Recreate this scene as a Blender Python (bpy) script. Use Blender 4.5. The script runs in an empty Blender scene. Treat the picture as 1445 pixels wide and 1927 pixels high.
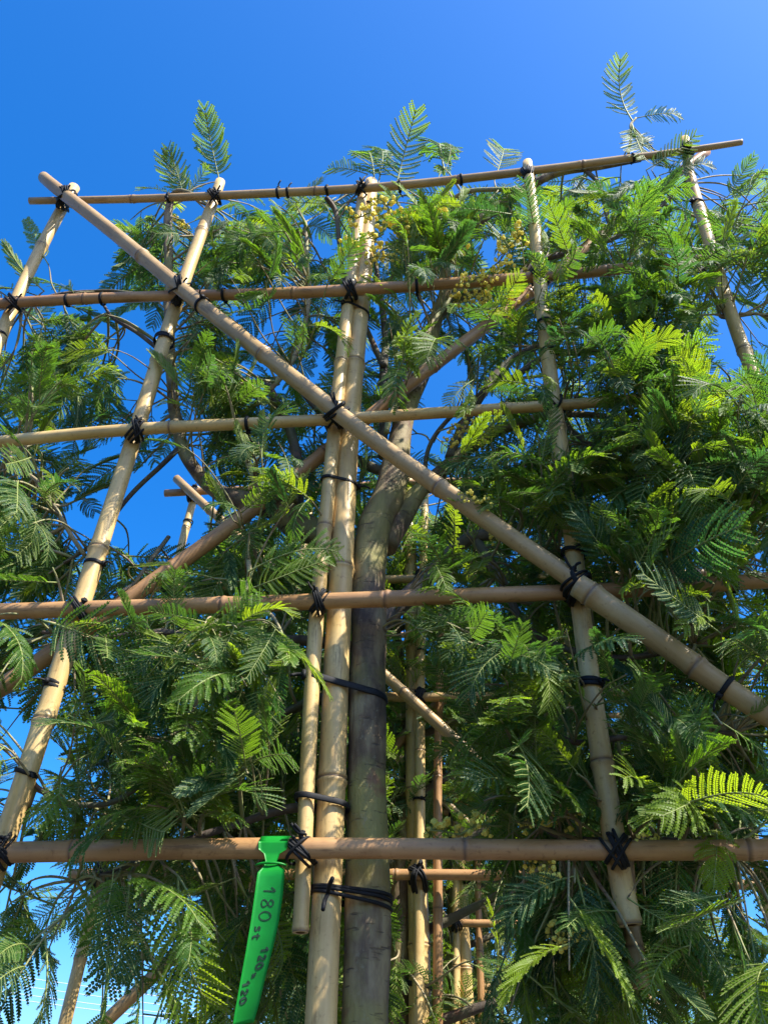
import bpy, math, random
import numpy as np
from mathutils import Vector

random.seed(7)
rng = np.random.default_rng(11)
sc = bpy.context.scene
col = sc.collection

# ------------------------------------------------------------------ camera
FPX = 1550.0                                   # focal length in photo pixels (1445 x 1927)
PITCH, ROLL, YAW = (math.radians(a) for a in (38.24, -2.66, -7.67))
_c, _s = math.cos(PITCH), math.sin(PITCH)
_R0 = np.array([math.cos(YAW), -math.sin(YAW), 0.0])
_F0 = np.array([math.sin(YAW), math.cos(YAW), 0.0])
_Z = np.array([0, 0, 1.0])
CF = _c * _F0 + _s * _Z
_U0 = -_s * _F0 + _c * _Z
CR = _R0 * math.cos(ROLL) - _U0 * math.sin(ROLL)
CU = _R0 * math.sin(ROLL) + _U0 * math.cos(ROLL)
CAM = np.array([0, 0, 1.571])                  # a phone held at eye height

cd = bpy.data.cameras.new('camera')
cam = bpy.data.objects.new('camera', cd)
col.objects.link(cam)
sc.camera = cam
cd.sensor_fit = 'VERTICAL'
cd.sensor_height = 24.0
cd.lens = FPX / 1927.0 * 24.0
cd.clip_start = 0.02
cd.clip_end = 5000
from mathutils import Matrix
cam.matrix_world = Matrix(((CR[0], CU[0], -CF[0], CAM[0]), (CR[1], CU[1], -CF[1], CAM[1]),
                           (CR[2], CU[2], -CF[2], CAM[2]), (0, 0, 0, 1)))

# ------------------------------------------------------------------ sky, sun, exposure
SUN = np.array([0.53, -0.31, 0.79]); SUN = SUN / np.linalg.norm(SUN)
sun_el = math.asin(SUN[2])
sun_az = math.atan2(SUN[0], SUN[1])            # clockwise from +Y
w = bpy.data.worlds.new('World'); sc.world = w; w.use_nodes = True
nt = w.node_tree
bg = nt.nodes['Background']
sky = nt.nodes.new('ShaderNodeTexSky')
sky.sky_type = 'NISHITA'; sky.sun_disc = False
sky.sun_elevation = sun_el; sky.sun_rotation = sun_az
sky.altitude = 0; sky.air_density = 1.0; sky.dust_density = 2.0; sky.ozone_density = 10.0
hs = nt.nodes.new('ShaderNodeHueSaturation')
hs.inputs['Hue'].default_value = 0.503
hs.inputs['Saturation'].default_value = 1.25
nt.links.new(sky.outputs[0], hs.inputs['Color'])
nt.links.new(hs.outputs[0], bg.inputs[0])
bg.inputs[1].default_value = 0.15
sl = bpy.data.lights.new('sun', 'SUN'); sl.energy = 5.0; sl.angle = math.radians(0.53)
sl.color = (1.0, 0.95, 0.86)
so = bpy.data.objects.new('sun', sl); col.objects.link(so)
so.rotation_euler = Vector(-SUN).to_track_quat('-Z', 'Y').to_euler()
so.location = (3, -3, 8)
vs = sc.view_settings
vs.view_transform = 'Standard'; vs.look = 'None'; vs.exposure = 1.22; vs.gamma = 1.0; vs.use_curve_mapping = False
sc.cycles.max_bounces = 8
sc.cycles.transparent_max_bounces = 8

# ------------------------------------------------------------------ helpers
def unproj(px, py, Y):
    """photo pixel -> point on the vertical plane at distance Y from the camera"""
    D = CF + CR * (px - 722.5) / FPX + CU * (963.5 - py) / FPX
    return CAM + D * (Y / D[1])
def depth(P):
    return float(np.dot(np.asarray(P) - CAM, CF))
def proj(P):
    d = np.asarray(P) - CAM
    z = d @ CF
    return 722.5 + FPX * (d @ CR) / z, 963.5 - FPX * (d @ CU) / z
def nrm(v):
    v = np.asarray(v, float); return v / (np.linalg.norm(v) + 1e-12)

def new_mesh(name, V, F, mats, smooth=True, mi=None, attrs=None):
    me = bpy.data.meshes.new(name)
    me.from_pydata([tuple(v) for v in V], [], F)
    for m in (mats if isinstance(mats, (list, tuple)) else [mats]):
        me.materials.append(m)
    if mi is not None:
        me.polygons.foreach_set('material_index', np.asarray(mi, np.int32))
    if smooth:
        me.polygons.foreach_set('use_smooth', np.ones(len(me.polygons), bool))
    if attrs:
        for k, a in attrs.items():
            at = me.attributes.new(k, 'FLOAT', 'POINT')
            at.data.foreach_set('value', np.asarray(a, np.float32))
    me.update()
    return me
def big_mesh(name, V, Q, mats, attrs=None):
    """quad mesh from numpy arrays"""
    me = bpy.data.meshes.new(name)
    n = len(Q)
    me.vertices.add(len(V)); me.vertices.foreach_set('co', np.asarray(V, np.float32).ravel())
    me.loops.add(4 * n); me.loops.foreach_set('vertex_index', np.asarray(Q, np.int32).ravel())
    me.polygons.add(n); me.polygons.foreach_set('loop_start', np.arange(0, 4 * n, 4, dtype=np.int32))
    for m in (mats if isinstance(mats, (list, tuple)) else [mats]):
        me.materials.append(m)
    if attrs:
        for k, a in attrs.items():
            at = me.attributes.new(k, 'FLOAT', 'POINT')
            at.data.foreach_set('value', np.asarray(a, np.float32))
    me.update(calc_edges=True)
    return me
def obj(name, me, parent=None, **props):
    o = bpy.data.objects.new(name, me); col.objects.link(o)
    if parent is not None:
        o.parent = parent
        o.matrix_parent_inverse = Matrix.Translation(-parent.location)
    for k, v in props.items():
        o[k] = v
    return o
def thing(name, loc, label, cat, group=None):
    o = bpy.data.objects.new(name, None); col.objects.link(o)
    o.location = tuple(loc); o.empty_display_size = 0.1
    o['label'] = label; o['category'] = cat
    if group: o['group'] = group
    return o

def smooth_path(P, W, step):
    """Catmull-Rom through P (n,3) with radii W, resampled"""
    P = np.asarray(P, float); W = np.asarray(W, float)
    n = len(P)
    if n == 2:
        L = np.linalg.norm(P[1] - P[0]); k = max(2, int(L / step) + 1)
        t = np.linspace(0, 1, k)[:, None]
        return P[0] * (1 - t) + P[1] * t, np.interp(t[:, 0], [0, 1], W)
    E = np.vstack([2 * P[0] - P[1], P, 2 * P[-1] - P[-2]])
    pts, ws = [], []
    for i in range(n - 1):
        p0, p1, p2, p3 = E[i:i + 4]
        k = max(2, int(np.linalg.norm(p2 - p1) / step) + 1)
        for j in range(k):
            t = j / k
            pts.append(0.5 * (2 * p1 + (p2 - p0) * t + (2 * p0 - 5 * p1 + 4 * p2 - p3) * t * t + (3 * p1 - p0 - 3 * p2 + p3) * t ** 3))
            ws.append(W[i] * (1 - t) + W[i + 1] * t)
    pts.append(P[-1]); ws.append(W[-1])
    return np.array(pts), np.array(ws)
def frames(P, closed=False):
    T = np.gradient(P, axis=0)
    if closed:
        T = np.roll(P, -1, 0) - np.roll(P, 1, 0)
    T = T / (np.linalg.norm(T, axis=1)[:, None] + 1e-12)
    a = np.array([0, 1.0, 0]) if abs(T[0][1]) < 0.9 else np.array([1.0, 0, 0])
    N = [nrm(np.cross(T[0], a))]
    for i in range(1, len(P)):
        v = N[-1] - T[i] * np.dot(N[-1], T[i]); N.append(nrm(v))
    N = np.array(N); B = np.cross(T, N)
    return T, N, B
def tube(P, R, k=8, closed=False, caps=True, rough=0.0, seed=0):
    """returns V, F of a tube round polyline P with radii R"""
    P = np.asarray(P, float); n = len(P)
    R = np.full(n, R) if np.isscalar(R) else np.asarray(R, float)
    T, N, B = frames(P, closed)
    a = np.arange(k) * 2 * math.pi / k
    rr = R[:, None] * np.ones((n, k))
    if rough:
        g = np.random.default_rng(seed)
        ph = g.uniform(0, 6.28, 6); fq = g.uniform(10, 70, 6)
        s = np.concatenate([[0], np.cumsum(np.linalg.norm(np.diff(P, axis=0), axis=1))])
        for q in range(6):
            rr += R[:, None] * rough * 0.5 * np.sin(fq[q] * s[:, None] + (1 + q % 3) * a[None, :] + ph[q])
    V = P[:, None, :] + rr[..., None] * (np.cos(a)[None, :, None] * N[:, None, :] + np.sin(a)[None, :, None] * B[:, None, :])
    V = V.reshape(-1, 3).tolist(); F = []
    m = n if closed else n - 1
    for i in range(m):
        i2 = (i + 1) % n
        for j in range(k):
            j2 = (j + 1) % k
            F.append((i * k + j, i * k + j2, i2 * k + j2, i2 * k + j))
    if caps and not closed:
        F.append(tuple(range(k - 1, -1, -1))); F.append(tuple((n - 1) * k + j for j in range(k)))
    return V, F
def join(parts):
    V, F = [], []
    for v, f in parts:
        o = len(V); V.extend(v); F.extend([tuple(i + o for i in q) for q in f])
    return V, F

# ------------------------------------------------------------------ materials
def mat(name):
    m = bpy.data.materials.new(name); m.use_nodes = True
    return m, m.node_tree.nodes, m.node_tree.links, m.node_tree.nodes['Principled BSDF']
def ramp(N, stops):
    r = N.new('ShaderNodeValToRGB'); e = r.color_ramp.elements
    e[0].position, e[0].color = stops[0][0], (*stops[0][1], 1)
    e[1].position, e[1].color = stops[-1][0], (*stops[-1][1], 1)
    for p, c in stops[1:-1]:
        x = e.new(p); x.color = (*c, 1)
    return r
def noise(N, L, vec, scale, detail=4, rough=0.55):
    n = N.new('ShaderNodeTexNoise'); n.inputs['Scale'].default_value = scale
    n.inputs['Detail'].default_value = detail; n.inputs['Roughness'].default_value = rough
    if vec is not None: L.new(vec, n.inputs['Vector'])
    return n
def bump(N, L, h, strength, dist, bs):
    b = N.new('ShaderNodeBump'); b.inputs['Strength'].default_value = strength; b.inputs['Distance'].default_value = dist
    L.new(h, b.inputs['Height']); L.new(b.outputs[0], bs.inputs['Normal'])

def bamboo_mat(name, c0, c1, c2):
    """cane: colour runs in streaks along the cane (uses the 'along' and 'around' attributes of the mesh)"""
    m, N, L, bs = mat(name)
    al = N.new('ShaderNodeAttribute'); al.attribute_name = 'along'
    ar = N.new('ShaderNodeAttribute'); ar.attribute_name = 'around'
    nd = N.new('ShaderNodeAttribute'); nd.attribute_name = 'node'
    oi = N.new('ShaderNodeObjectInfo')
    cb = N.new('ShaderNodeCombineXYZ')
    k = N.new('ShaderNodeMath'); k.operation = 'MULTIPLY'; k.inputs[1].default_value = 0.12; L.new(al.outputs['Fac'], k.inputs[0])
    L.new(ar.outputs['Fac'], cb.inputs[0]); L.new(k.outputs[0], cb.inputs[1])
    kr = N.new('ShaderNodeMath'); kr.operation = 'MULTIPLY'; kr.inputs[1].default_value = 37.0; L.new(oi.outputs['Random'], kr.inputs[0]); L.new(kr.outputs[0], cb.inputs[2])
    n1 = noise(N, L, cb.outputs[0], 170, 3)
    tc = N.new('ShaderNodeTexCoord')
    n2 = noise(N, L, tc.outputs['Object'], 13, 4)
    r1 = ramp(N, [(0.25, c0), (0.55, c1), (0.85, c2)])
    mx = N.new('ShaderNodeMix'); mx.data_type = 'FLOAT'; mx.inputs[0].default_value = 0.55
    L.new(n1.outputs[0], mx.inputs[2]); L.new(n2.outputs[0], mx.inputs[3])
    L.new(mx.outputs[0], r1.inputs[0])
    # grey weathered specks
    n3 = noise(N, L, tc.outputs['Object'], 190, 2)
    r3 = ramp(N, [(0.60, (0, 0, 0)), (0.76, (0.55, 0.55, 0.55))]); L.new(n3.outputs[0], r3.inputs[0])
    m2 = N.new('ShaderNodeMix'); m2.data_type = 'RGBA'
    L.new(r3.outputs[0], m2.inputs[0]); L.new(r1.outputs[0], m2.inputs[6]); m2.inputs[7].default_value = (c0[0] * .6, c0[1] * .55, c0[2] * .5, 1)
    # grey weathered stretches and dark mould stains
    mpw = N.new('ShaderNodeMapping'); mpw.inputs['Scale'].default_value = (1, 1, 1); L.new(tc.outputs['Object'], mpw.inputs[0])
    n7 = noise(N, L, mpw.outputs[0], 27, 6, 0.7)
    r7 = ramp(N, [(0.52, (0, 0, 0)), (0.72, (0.55, 0.55, 0.55))]); L.new(n7.outputs[0], r7.inputs[0])
    m5 = N.new('ShaderNodeMix'); m5.data_type = 'RGBA'
    L.new(r7.outputs[0], m5.inputs[0]); L.new(m2.outputs[2], m5.inputs[6]); m5.inputs[7].default_value = (c1[0] * .66, c1[1] * .62, c1[2] * .60, 1)
    n8 = noise(N, L, cb.outputs[0], 75, 5, 0.75)
    r8 = ramp(N, [(0.58, (0, 0, 0)), (0.66, (0.55, 0.55, 0.55))]); L.new(n8.outputs[0], r8.inputs[0])
    m6 = N.new('ShaderNodeMix'); m6.data_type = 'RGBA'
    L.new(r8.outputs[0], m6.inputs[0]); L.new(m5.outputs[2], m6.inputs[6]); m6.inputs[7].default_value = (c0[0] * .45, c0[1] * .42, c0[2] * .42, 1)
    # brown scar at the joints of the cane
    m3 = N.new('ShaderNodeMix'); m3.data_type = 'RGBA'
    L.new(nd.outputs['Fac'], m3.inputs[0]); L.new(m6.outputs[2], m3.inputs[6]); m3.inputs[7].default_value = (0.13, 0.075, 0.045, 1)
    L.new(m3.outputs[2], bs.inputs['Base Color'])
    bs.inputs['Roughness'].default_value = 0.42
    bs.inputs['Specular IOR Level'].default_value = 0.35
    bump(N, L, n1.outputs[0], 0.35, 0.0006, bs)
    return m
BAM_GOLD = bamboo_mat('bamboo_gold', (0.38, 0.235, 0.085), (0.57, 0.395, 0.160), (0.70, 0.53, 0.26))
BAM_TAN = bamboo_mat('bamboo_tan', (0.25, 0.150, 0.058), (0.39, 0.255, 0.110), (0.51, 0.36, 0.18))
BAM_RED = bamboo_mat('bamboo_red', (0.24, 0.120, 0.048), (0.39, 0.215, 0.090), (0.52, 0.32, 0.145))

def bark_mat(name, cols, moss, mscale):
    m, N, L, bs = mat(name)
    tc = N.new('ShaderNodeTexCoord')
    mp = N.new('ShaderNodeMapping'); mp.inputs['Scale'].default_value = (1, 1, 0.35); L.new(tc.outputs['Object'], mp.inputs[0])
    n1 = noise(N, L, mp.outputs[0], 38, 6, 0.6)
    r1 = ramp(N, cols); L.new(n1.outputs[0], r1.inputs[0])
    n2 = noise(N, L, tc.outputs['Object'], mscale, 5, 0.6)
    r2 = ramp(N, [(0.46, (0, 0, 0)), (0.62, (1, 1, 1))]); L.new(n2.outputs[0], r2.inputs[0])
    mx = N.new('ShaderNodeMix'); mx.data_type = 'RGBA'
    L.new(r2.outputs[0], mx.inputs[0]); L.new(r1.outputs[0], mx.inputs[6]); mx.inputs[7].default_value = (*moss, 1)
    n3 = noise(N, L, tc.outputs['Object'], 21, 3, 0.6)
    r3 = ramp(N, [(0.62, (0, 0, 0)), (0.70, (0.75, 0.75, 0.75))]); L.new(n3.outputs[0], r3.inputs[0])
    m2 = N.new('ShaderNodeMix'); m2.data_type = 'RGBA'
    L.new(r3.outputs[0], m2.inputs[0]); L.new(mx.outputs[2], m2.inputs[6]); m2.inputs[7].default_value = (0.17, 0.070, 0.038, 1)
    # pale lichen flecks and short level scars
    n5 = noise(N, L, tc.outputs['Object'], 120, 4, 0.7)
    r5 = ramp(N, [(0.60, (0, 0, 0)), (0.72, (0.6, 0.6, 0.6))]); L.new(n5.outputs[0], r5.inputs[0])
    m3 = N.new('ShaderNodeMix'); m3.data_type = 'RGBA'
    L.new(r5.outputs[0], m3.inputs[0]); L.new(m2.outputs[2], m3.inputs[6]); m3.inputs[7].default_value = (0.22, 0.20, 0.12, 1)
    mp2 = N.new('ShaderNodeMapping'); mp2.inputs['Scale'].default_value = (1, 1, 6); L.new(tc.outputs['Object'], mp2.inputs[0])
    n6 = noise(N, L, mp2.outputs[0], 34, 4, 0.65)
    r6 = ramp(N, [(0.60, (0, 0, 0)), (0.68, (0.8, 0.8, 0.8))]); L.new(n6.outputs[0], r6.inputs[0])
    m4 = N.new('ShaderNodeMix'); m4.data_type = 'RGBA'
    L.new(r6.outputs[0], m4.inputs[0]); L.new(m3.outputs[2], m4.inputs[6]); m4.inputs[7].default_value = (0.05, 0.035, 0.025, 1)
    L.new(m4.outputs[2], bs.inputs['Base Color'])
    bs.inputs['Roughness'].default_value = 0.75
    n4 = noise(N, L, mp.outputs[0], 160, 5, 0.7)
    ma = N.new('ShaderNodeMath'); ma.operation = 'MULTIPLY_ADD'; ma.inputs[1].default_value = -0.8; L.new(r6.outputs[0], ma.inputs[0]); L.new(n4.outputs[0], ma.inputs[2])
    bump(N, L, ma.outputs[0], 0.6, 0.0025, bs)
    return m
BARK = bark_mat('mimosa_bark', [(0.36, (0.045, 0.027, 0.015)), (0.5, (0.13, 0.085, 0.043)), (0.64, (0.27, 0.21, 0.105))], (0.23, 0.20, 0.055), 9)
BARK2 = bark_mat('branch_bark', [(0.3, (0.035, 0.025, 0.018)), (0.5, (0.075, 0.052, 0.035)), (0.75, (0.17, 0.125, 0.085))], (0.09, 0.085, 0.04), 14)
TWIG = bark_mat('twig_bark', [(0.3, (0.16, 0.12, 0.06)), (0.55, (0.28, 0.22, 0.12)), (0.8, (0.38, 0.31, 0.18))], (0.22, 0.24, 0.08), 20)

def leaf_mat(name):
    m, N, L, bs = mat(name)
    at = N.new('ShaderNodeAttribute'); at.attribute_name = 'tint'
    oi = N.new('ShaderNodeObjectInfo')
    sx = N.new('ShaderNodeSeparateColor'); L.new(oi.outputs['Color'], sx.inputs[0])
    fr = N.new('ShaderNodeMath'); L.new(at.outputs['Fac'], fr.inputs[0]); L.new(sx.outputs[0], fr.inputs[1])
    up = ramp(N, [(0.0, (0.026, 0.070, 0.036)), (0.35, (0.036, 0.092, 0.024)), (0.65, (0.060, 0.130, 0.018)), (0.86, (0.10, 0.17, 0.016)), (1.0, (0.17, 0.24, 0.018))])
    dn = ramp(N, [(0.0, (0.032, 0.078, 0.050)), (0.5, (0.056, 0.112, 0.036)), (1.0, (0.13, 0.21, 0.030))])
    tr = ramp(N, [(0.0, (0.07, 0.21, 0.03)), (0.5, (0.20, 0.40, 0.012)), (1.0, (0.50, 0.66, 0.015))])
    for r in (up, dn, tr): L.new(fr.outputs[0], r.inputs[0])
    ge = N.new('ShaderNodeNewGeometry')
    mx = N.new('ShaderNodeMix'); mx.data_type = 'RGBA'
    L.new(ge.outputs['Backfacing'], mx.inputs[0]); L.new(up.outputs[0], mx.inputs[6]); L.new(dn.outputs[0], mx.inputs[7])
    L.new(mx.outputs[2], bs.inputs['Base Color'])
    bs.inputs['Roughness'].default_value = 0.48
    bs.inputs['Specular IOR Level'].default_value = 0.22
    t = N.new('ShaderNodeBsdfTranslucent'); L.new(tr.outputs[0], t.inputs[0])
    ms = N.new('ShaderNodeMixShader'); ms.inputs[0].default_value = 0.50
    L.new(bs.outputs[0], ms.inputs[1]); L.new(t.outputs[0], ms.inputs[2])
    L.new(ms.outputs[0], N['Material Output'].inputs[0])
    return m
LEAF = leaf_mat('mimosa_leaf')
def plain(name, c, rough, spec=0.5, nscale=None, namt=0.0, trans=None):
    m, N, L, bs = mat(name)
    bs.inputs['Roughness'].default_value = rough; bs.inputs['Specular IOR Level'].default_value = spec
    if nscale:
        tc = N.new('ShaderNodeTexCoord'); n = noise(N, L, tc.outputs['Object'], nscale, 4)
        r = ramp(N, [(0.3, tuple(x * (1 - namt) for x in c)), (0.7, tuple(min(1, x * (1 + namt)) for x in c))])
        L.new(n.outputs[0], r.inputs[0]); L.new(r.outputs[0], bs.inputs['Base Color'])
        bump(N, L, n.outputs[0], 0.15, 0.001, bs)
    else:
        bs.inputs['Base Color'].default_value = (*c, 1)
    if trans:
        t = N.new('ShaderNodeBsdfTranslucent'); t.inputs[0].default_value = (*trans, 1)
        ms = N.new('ShaderNodeMixShader'); ms.inputs[0].default_value = 0.3
        L.new(bs.outputs[0], ms.inputs[1]); L.new(t.outputs[0], ms.inputs[2]); L.new(ms.outputs[0], N['Material Output'].inputs[0])
    return m
STALK = plain('leaf_stalk', (0.19, 0.22, 0.06), 0.6, 0.3, 60, 0.3)
BLACK = plain('black_plastic', (0.010, 0.010, 0.011), 0.62, 0.22, 120, 0.35)
RUBBER = plain('black_tubing', (0.011, 0.011, 0.012), 0.7, 0.22, 90, 0.4)
TAG = plain('green_plastic', (0.008, 0.27, 0.030), 0.42, 0.35, 45, 0.12, (0.01, 0.40, 0.03))
INK = plain('marker_ink', (0.006, 0.03, 0.012), 0.6, 0.3, 200, 0.3)
FLOWER = plain('mimosa_flower', (0.88, 0.76, 0.17), 0.9, 0.05, 300, 0.12, (0.92, 0.80, 0.14))
PITH = plain('cane_hollow', (0.10, 0.06, 0.03), 0.9, 0.1, 80, 0.4)
CUT = plain('cane_cut_end', (0.50, 0.38, 0.22), 0.8, 0.2, 150, 0.25)
WIRE = plain('bare_wire', (0.70, 0.72, 0.75), 0.4, 0.5, 5, 0.1)

# ------------------------------------------------------------------ ground (below the picture; it sends light up into the crown)
def ground_mat():
    m, N, L, bs = mat('dark_nursery_soil')
    tc = N.new('ShaderNodeTexCoord')
    n1 = noise(N, L, tc.outputs['Object'], 1.3, 6); n2 = noise(N, L, tc.outputs['Object'], 55, 5, 0.7)
    r = ramp(N, [(0.3, (0.040, 0.036, 0.030)), (0.55, (0.065, 0.058, 0.048)), (0.75, (0.10, 0.09, 0.07))])
    mx = N.new('ShaderNodeMix'); mx.data_type = 'FLOAT'; mx.inputs[0].default_value = 0.5
    L.new(n1.outputs[0], mx.inputs[2]); L.new(n2.outputs[0], mx.inputs[3]); L.new(mx.outputs[0], r.inputs[0])
    L.new(r.outputs[0], bs.inputs['Base Color']); bs.inputs['Roughness'].default_value = 0.95
    bump(N, L, n2.outputs[0], 0.6, 0.01, bs)
    return m
g = 3000.0
go = obj('ground', new_mesh('ground', [(-g, -g, 0), (g, -g, 0), (g, g, 0), (-g, g, 0)], [(0, 1, 2, 3)], ground_mat(), False))
go['kind'] = 'structure'

# ------------------------------------------------------------------ bamboo canes
def cane_mesh(P, R, material, nodes_at=None, spacing=0.24, seed=0, k=20, step=0.02):
    """one cane: joints with a raised double ring, cut hollow ends"""
    g = np.random.default_rng(seed)
    P, R = smooth_path(P, R, step)
    s = np.concatenate([[0], np.cumsum(np.linalg.norm(np.diff(P, axis=0), axis=1))]); Ltot = s[-1]
    if nodes_at is None:
        nodes_at = []; x = g.uniform(0.05, spacing)
        while x < Ltot - 0.02:
            nodes_at.append(x); x += spacing * g.uniform(0.8, 1.2)
    # stations: regular + tight ones at each joint
    st = set(np.round(np.arange(0, Ltot, step), 5)) | {0.0, float(Ltot)}
    for nx in nodes_at:
        for d in (-0.012, -0.006, -0.0035, -0.0018, -0.0004, 0.0012, 0.0028, 0.0045, 0.008, 0.014):
            if 0 < nx + d < Ltot: st.add(round(nx + d, 5))
    st = np.array(sorted(st))
    st = st[np.concatenate([[True], np.diff(st) > 2e-4])]
    C = np.stack([np.interp(st, s, P[:, i]) for i in range(3)], 1)
    Rr = np.interp(st, s, R)
    ph = g.uniform(0, 6.28, 4)
    wob = 0.0012 * np.stack([np.sin(st * 9 + ph[0]), np.sin(st * 11 + ph[1]), np.sin(st * 7 + ph[2])], 1)
    C = C + wob
    nodev = np.zeros(len(st))
    for nx in nodes_at:
        d = st - nx
        Rr = Rr * (1 + 0.05 * np.exp(-(d / 0.010) ** 2) + 0.12 * np.exp(-((d - 0.0028) / 0.0022) ** 2) + 0.07 * np.exp(-((d + 0.0035) / 0.0016) ** 2) - 0.045 * np.exp(-((d + 0.0004) / 0.0011) ** 2))
        nodev = np.maximum(nodev, 0.75 * np.exp(-((d + 0.0004) / 0.0016) ** 2) + 0.22 * np.exp(-((d - 0.002) / 0.006) ** 2))
    T, N, B = frames(C)
    a = np.arange(k) * 2 * math.pi / k
    oval = 1 + 0.03 * np.sin(2 * a + ph[3])
    V = C[:, None, :] + (Rr[:, None] * oval[None, :])[..., None] * (np.cos(a)[None, :, None] * N[:, None, :] + np.sin(a)[None, :, None] * B[:, None, :])
    V = V.reshape(-1, 3); n = len(st)
    al = np.repeat(st, k); ar = np.tile(np.abs(a / math.pi - 1) * math.pi * float(R.mean()) , n); nv = np.repeat(nodev, k)
    F = []
    for i in range(n - 1):
        for j in range(k):
            j2 = (j + 1) % k
            F.append((i * k + j, i * k + j2, (i + 1) * k + j2, (i + 1) * k + j))
    mi = [0] * len(F)
    V = V.tolist(); al = list(al); ar = list(ar); nv = list(nv)
    for end, sgn in ((0, -1), (n - 1, 1)):
        base = end * k
        i0 = len(V)
        for q, (f, inn) in enumerate(((0.55, 0.0), (0.5, 0.012))):
            for j in range(k):
                p = C[end] + (np.array(V[base + j]) - C[end]) * f - sgn * T[end] * inn
                V.append(p.tolist()); al.append(st[end]); ar.append(0); nv.append(0)
        for j in range(k):
            j2 = (j + 1) % k
            q1 = (base + j, base + j2, i0 + j2, i0 + j) if sgn > 0 else (base + j2, base + j, i0 + j, i0 + j2)
            F.append(q1); mi.append(1)
            q2 = (i0 + j, i0 + j2, i0 + k + j2, i0 + k + j) if sgn > 0 else (i0 + j2, i0 + j, i0 + k + j, i0 + k + j2)
            F.append(q2); mi.append(2)
        cap = tuple(i0 + k + j for j in range(k))
        F.append(cap if sgn > 0 else cap[::-1]); mi.append(2)
    return new_mesh('bamboo_pole', V, F, [material, CUT, PITH], True, mi, {'along': al, 'around': ar, 'node': nv})
class Cane:
    pass
def cane_px(parent, pts, material, seed, nodes_px=None, spacing=0.24, label=None):
    """pts: (px, py, width_px, Y)"""
    P = [unproj(x, y, Y) for x, y, wd, Y in pts]
    R = [0.5 * wd * depth(p) / FPX for p, (x, y, wd, Y) in zip(P, pts)]
    na = None
    if nodes_px is not None:
        PP, _ = smooth_path(P, R, 0.02); ss = np.concatenate([[0], np.cumsum(np.linalg.norm(np.diff(PP, axis=0), axis=1))])
        na = []
        for nx, ny in nodes_px:
            d = [math.hypot(proj(p)[0] - nx, proj(p)[1] - ny) for p in PP]
            na.append(float(ss[int(np.argmin(d))]))
    o = obj('bamboo_pole', cane_mesh(P, R, material, na, spacing, seed), parent)
    if label: o['label'] = label
    c = Cane(); c.P, c.R = smooth_path(P, R, 0.01)
    return c
def cane_world(parent, P, R, material, seed, spacing=0.24):
    o = obj('bamboo_pole', cane_mesh(P, R, material, None, spacing, seed, k=14, step=0.04), parent)
    c = Cane(); c.P, c.R = smooth_path(P, R, 0.02)
    return c
def cane_at(c, px=None, P=None):
    if px is not None:
        q = [(proj(p)[0] - px[0]) ** 2 + (proj(p)[1] - px[1]) ** 2 for p in c.P]
    else:
        q = [np.sum((p - P) ** 2) for p in c.P]
    i = int(np.argmin(q)); j = min(max(i, 1), len(c.P) - 2)
    return c.P[i], float(c.R[i]), nrm(c.P[j + 1] - c.P[j - 1])

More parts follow.
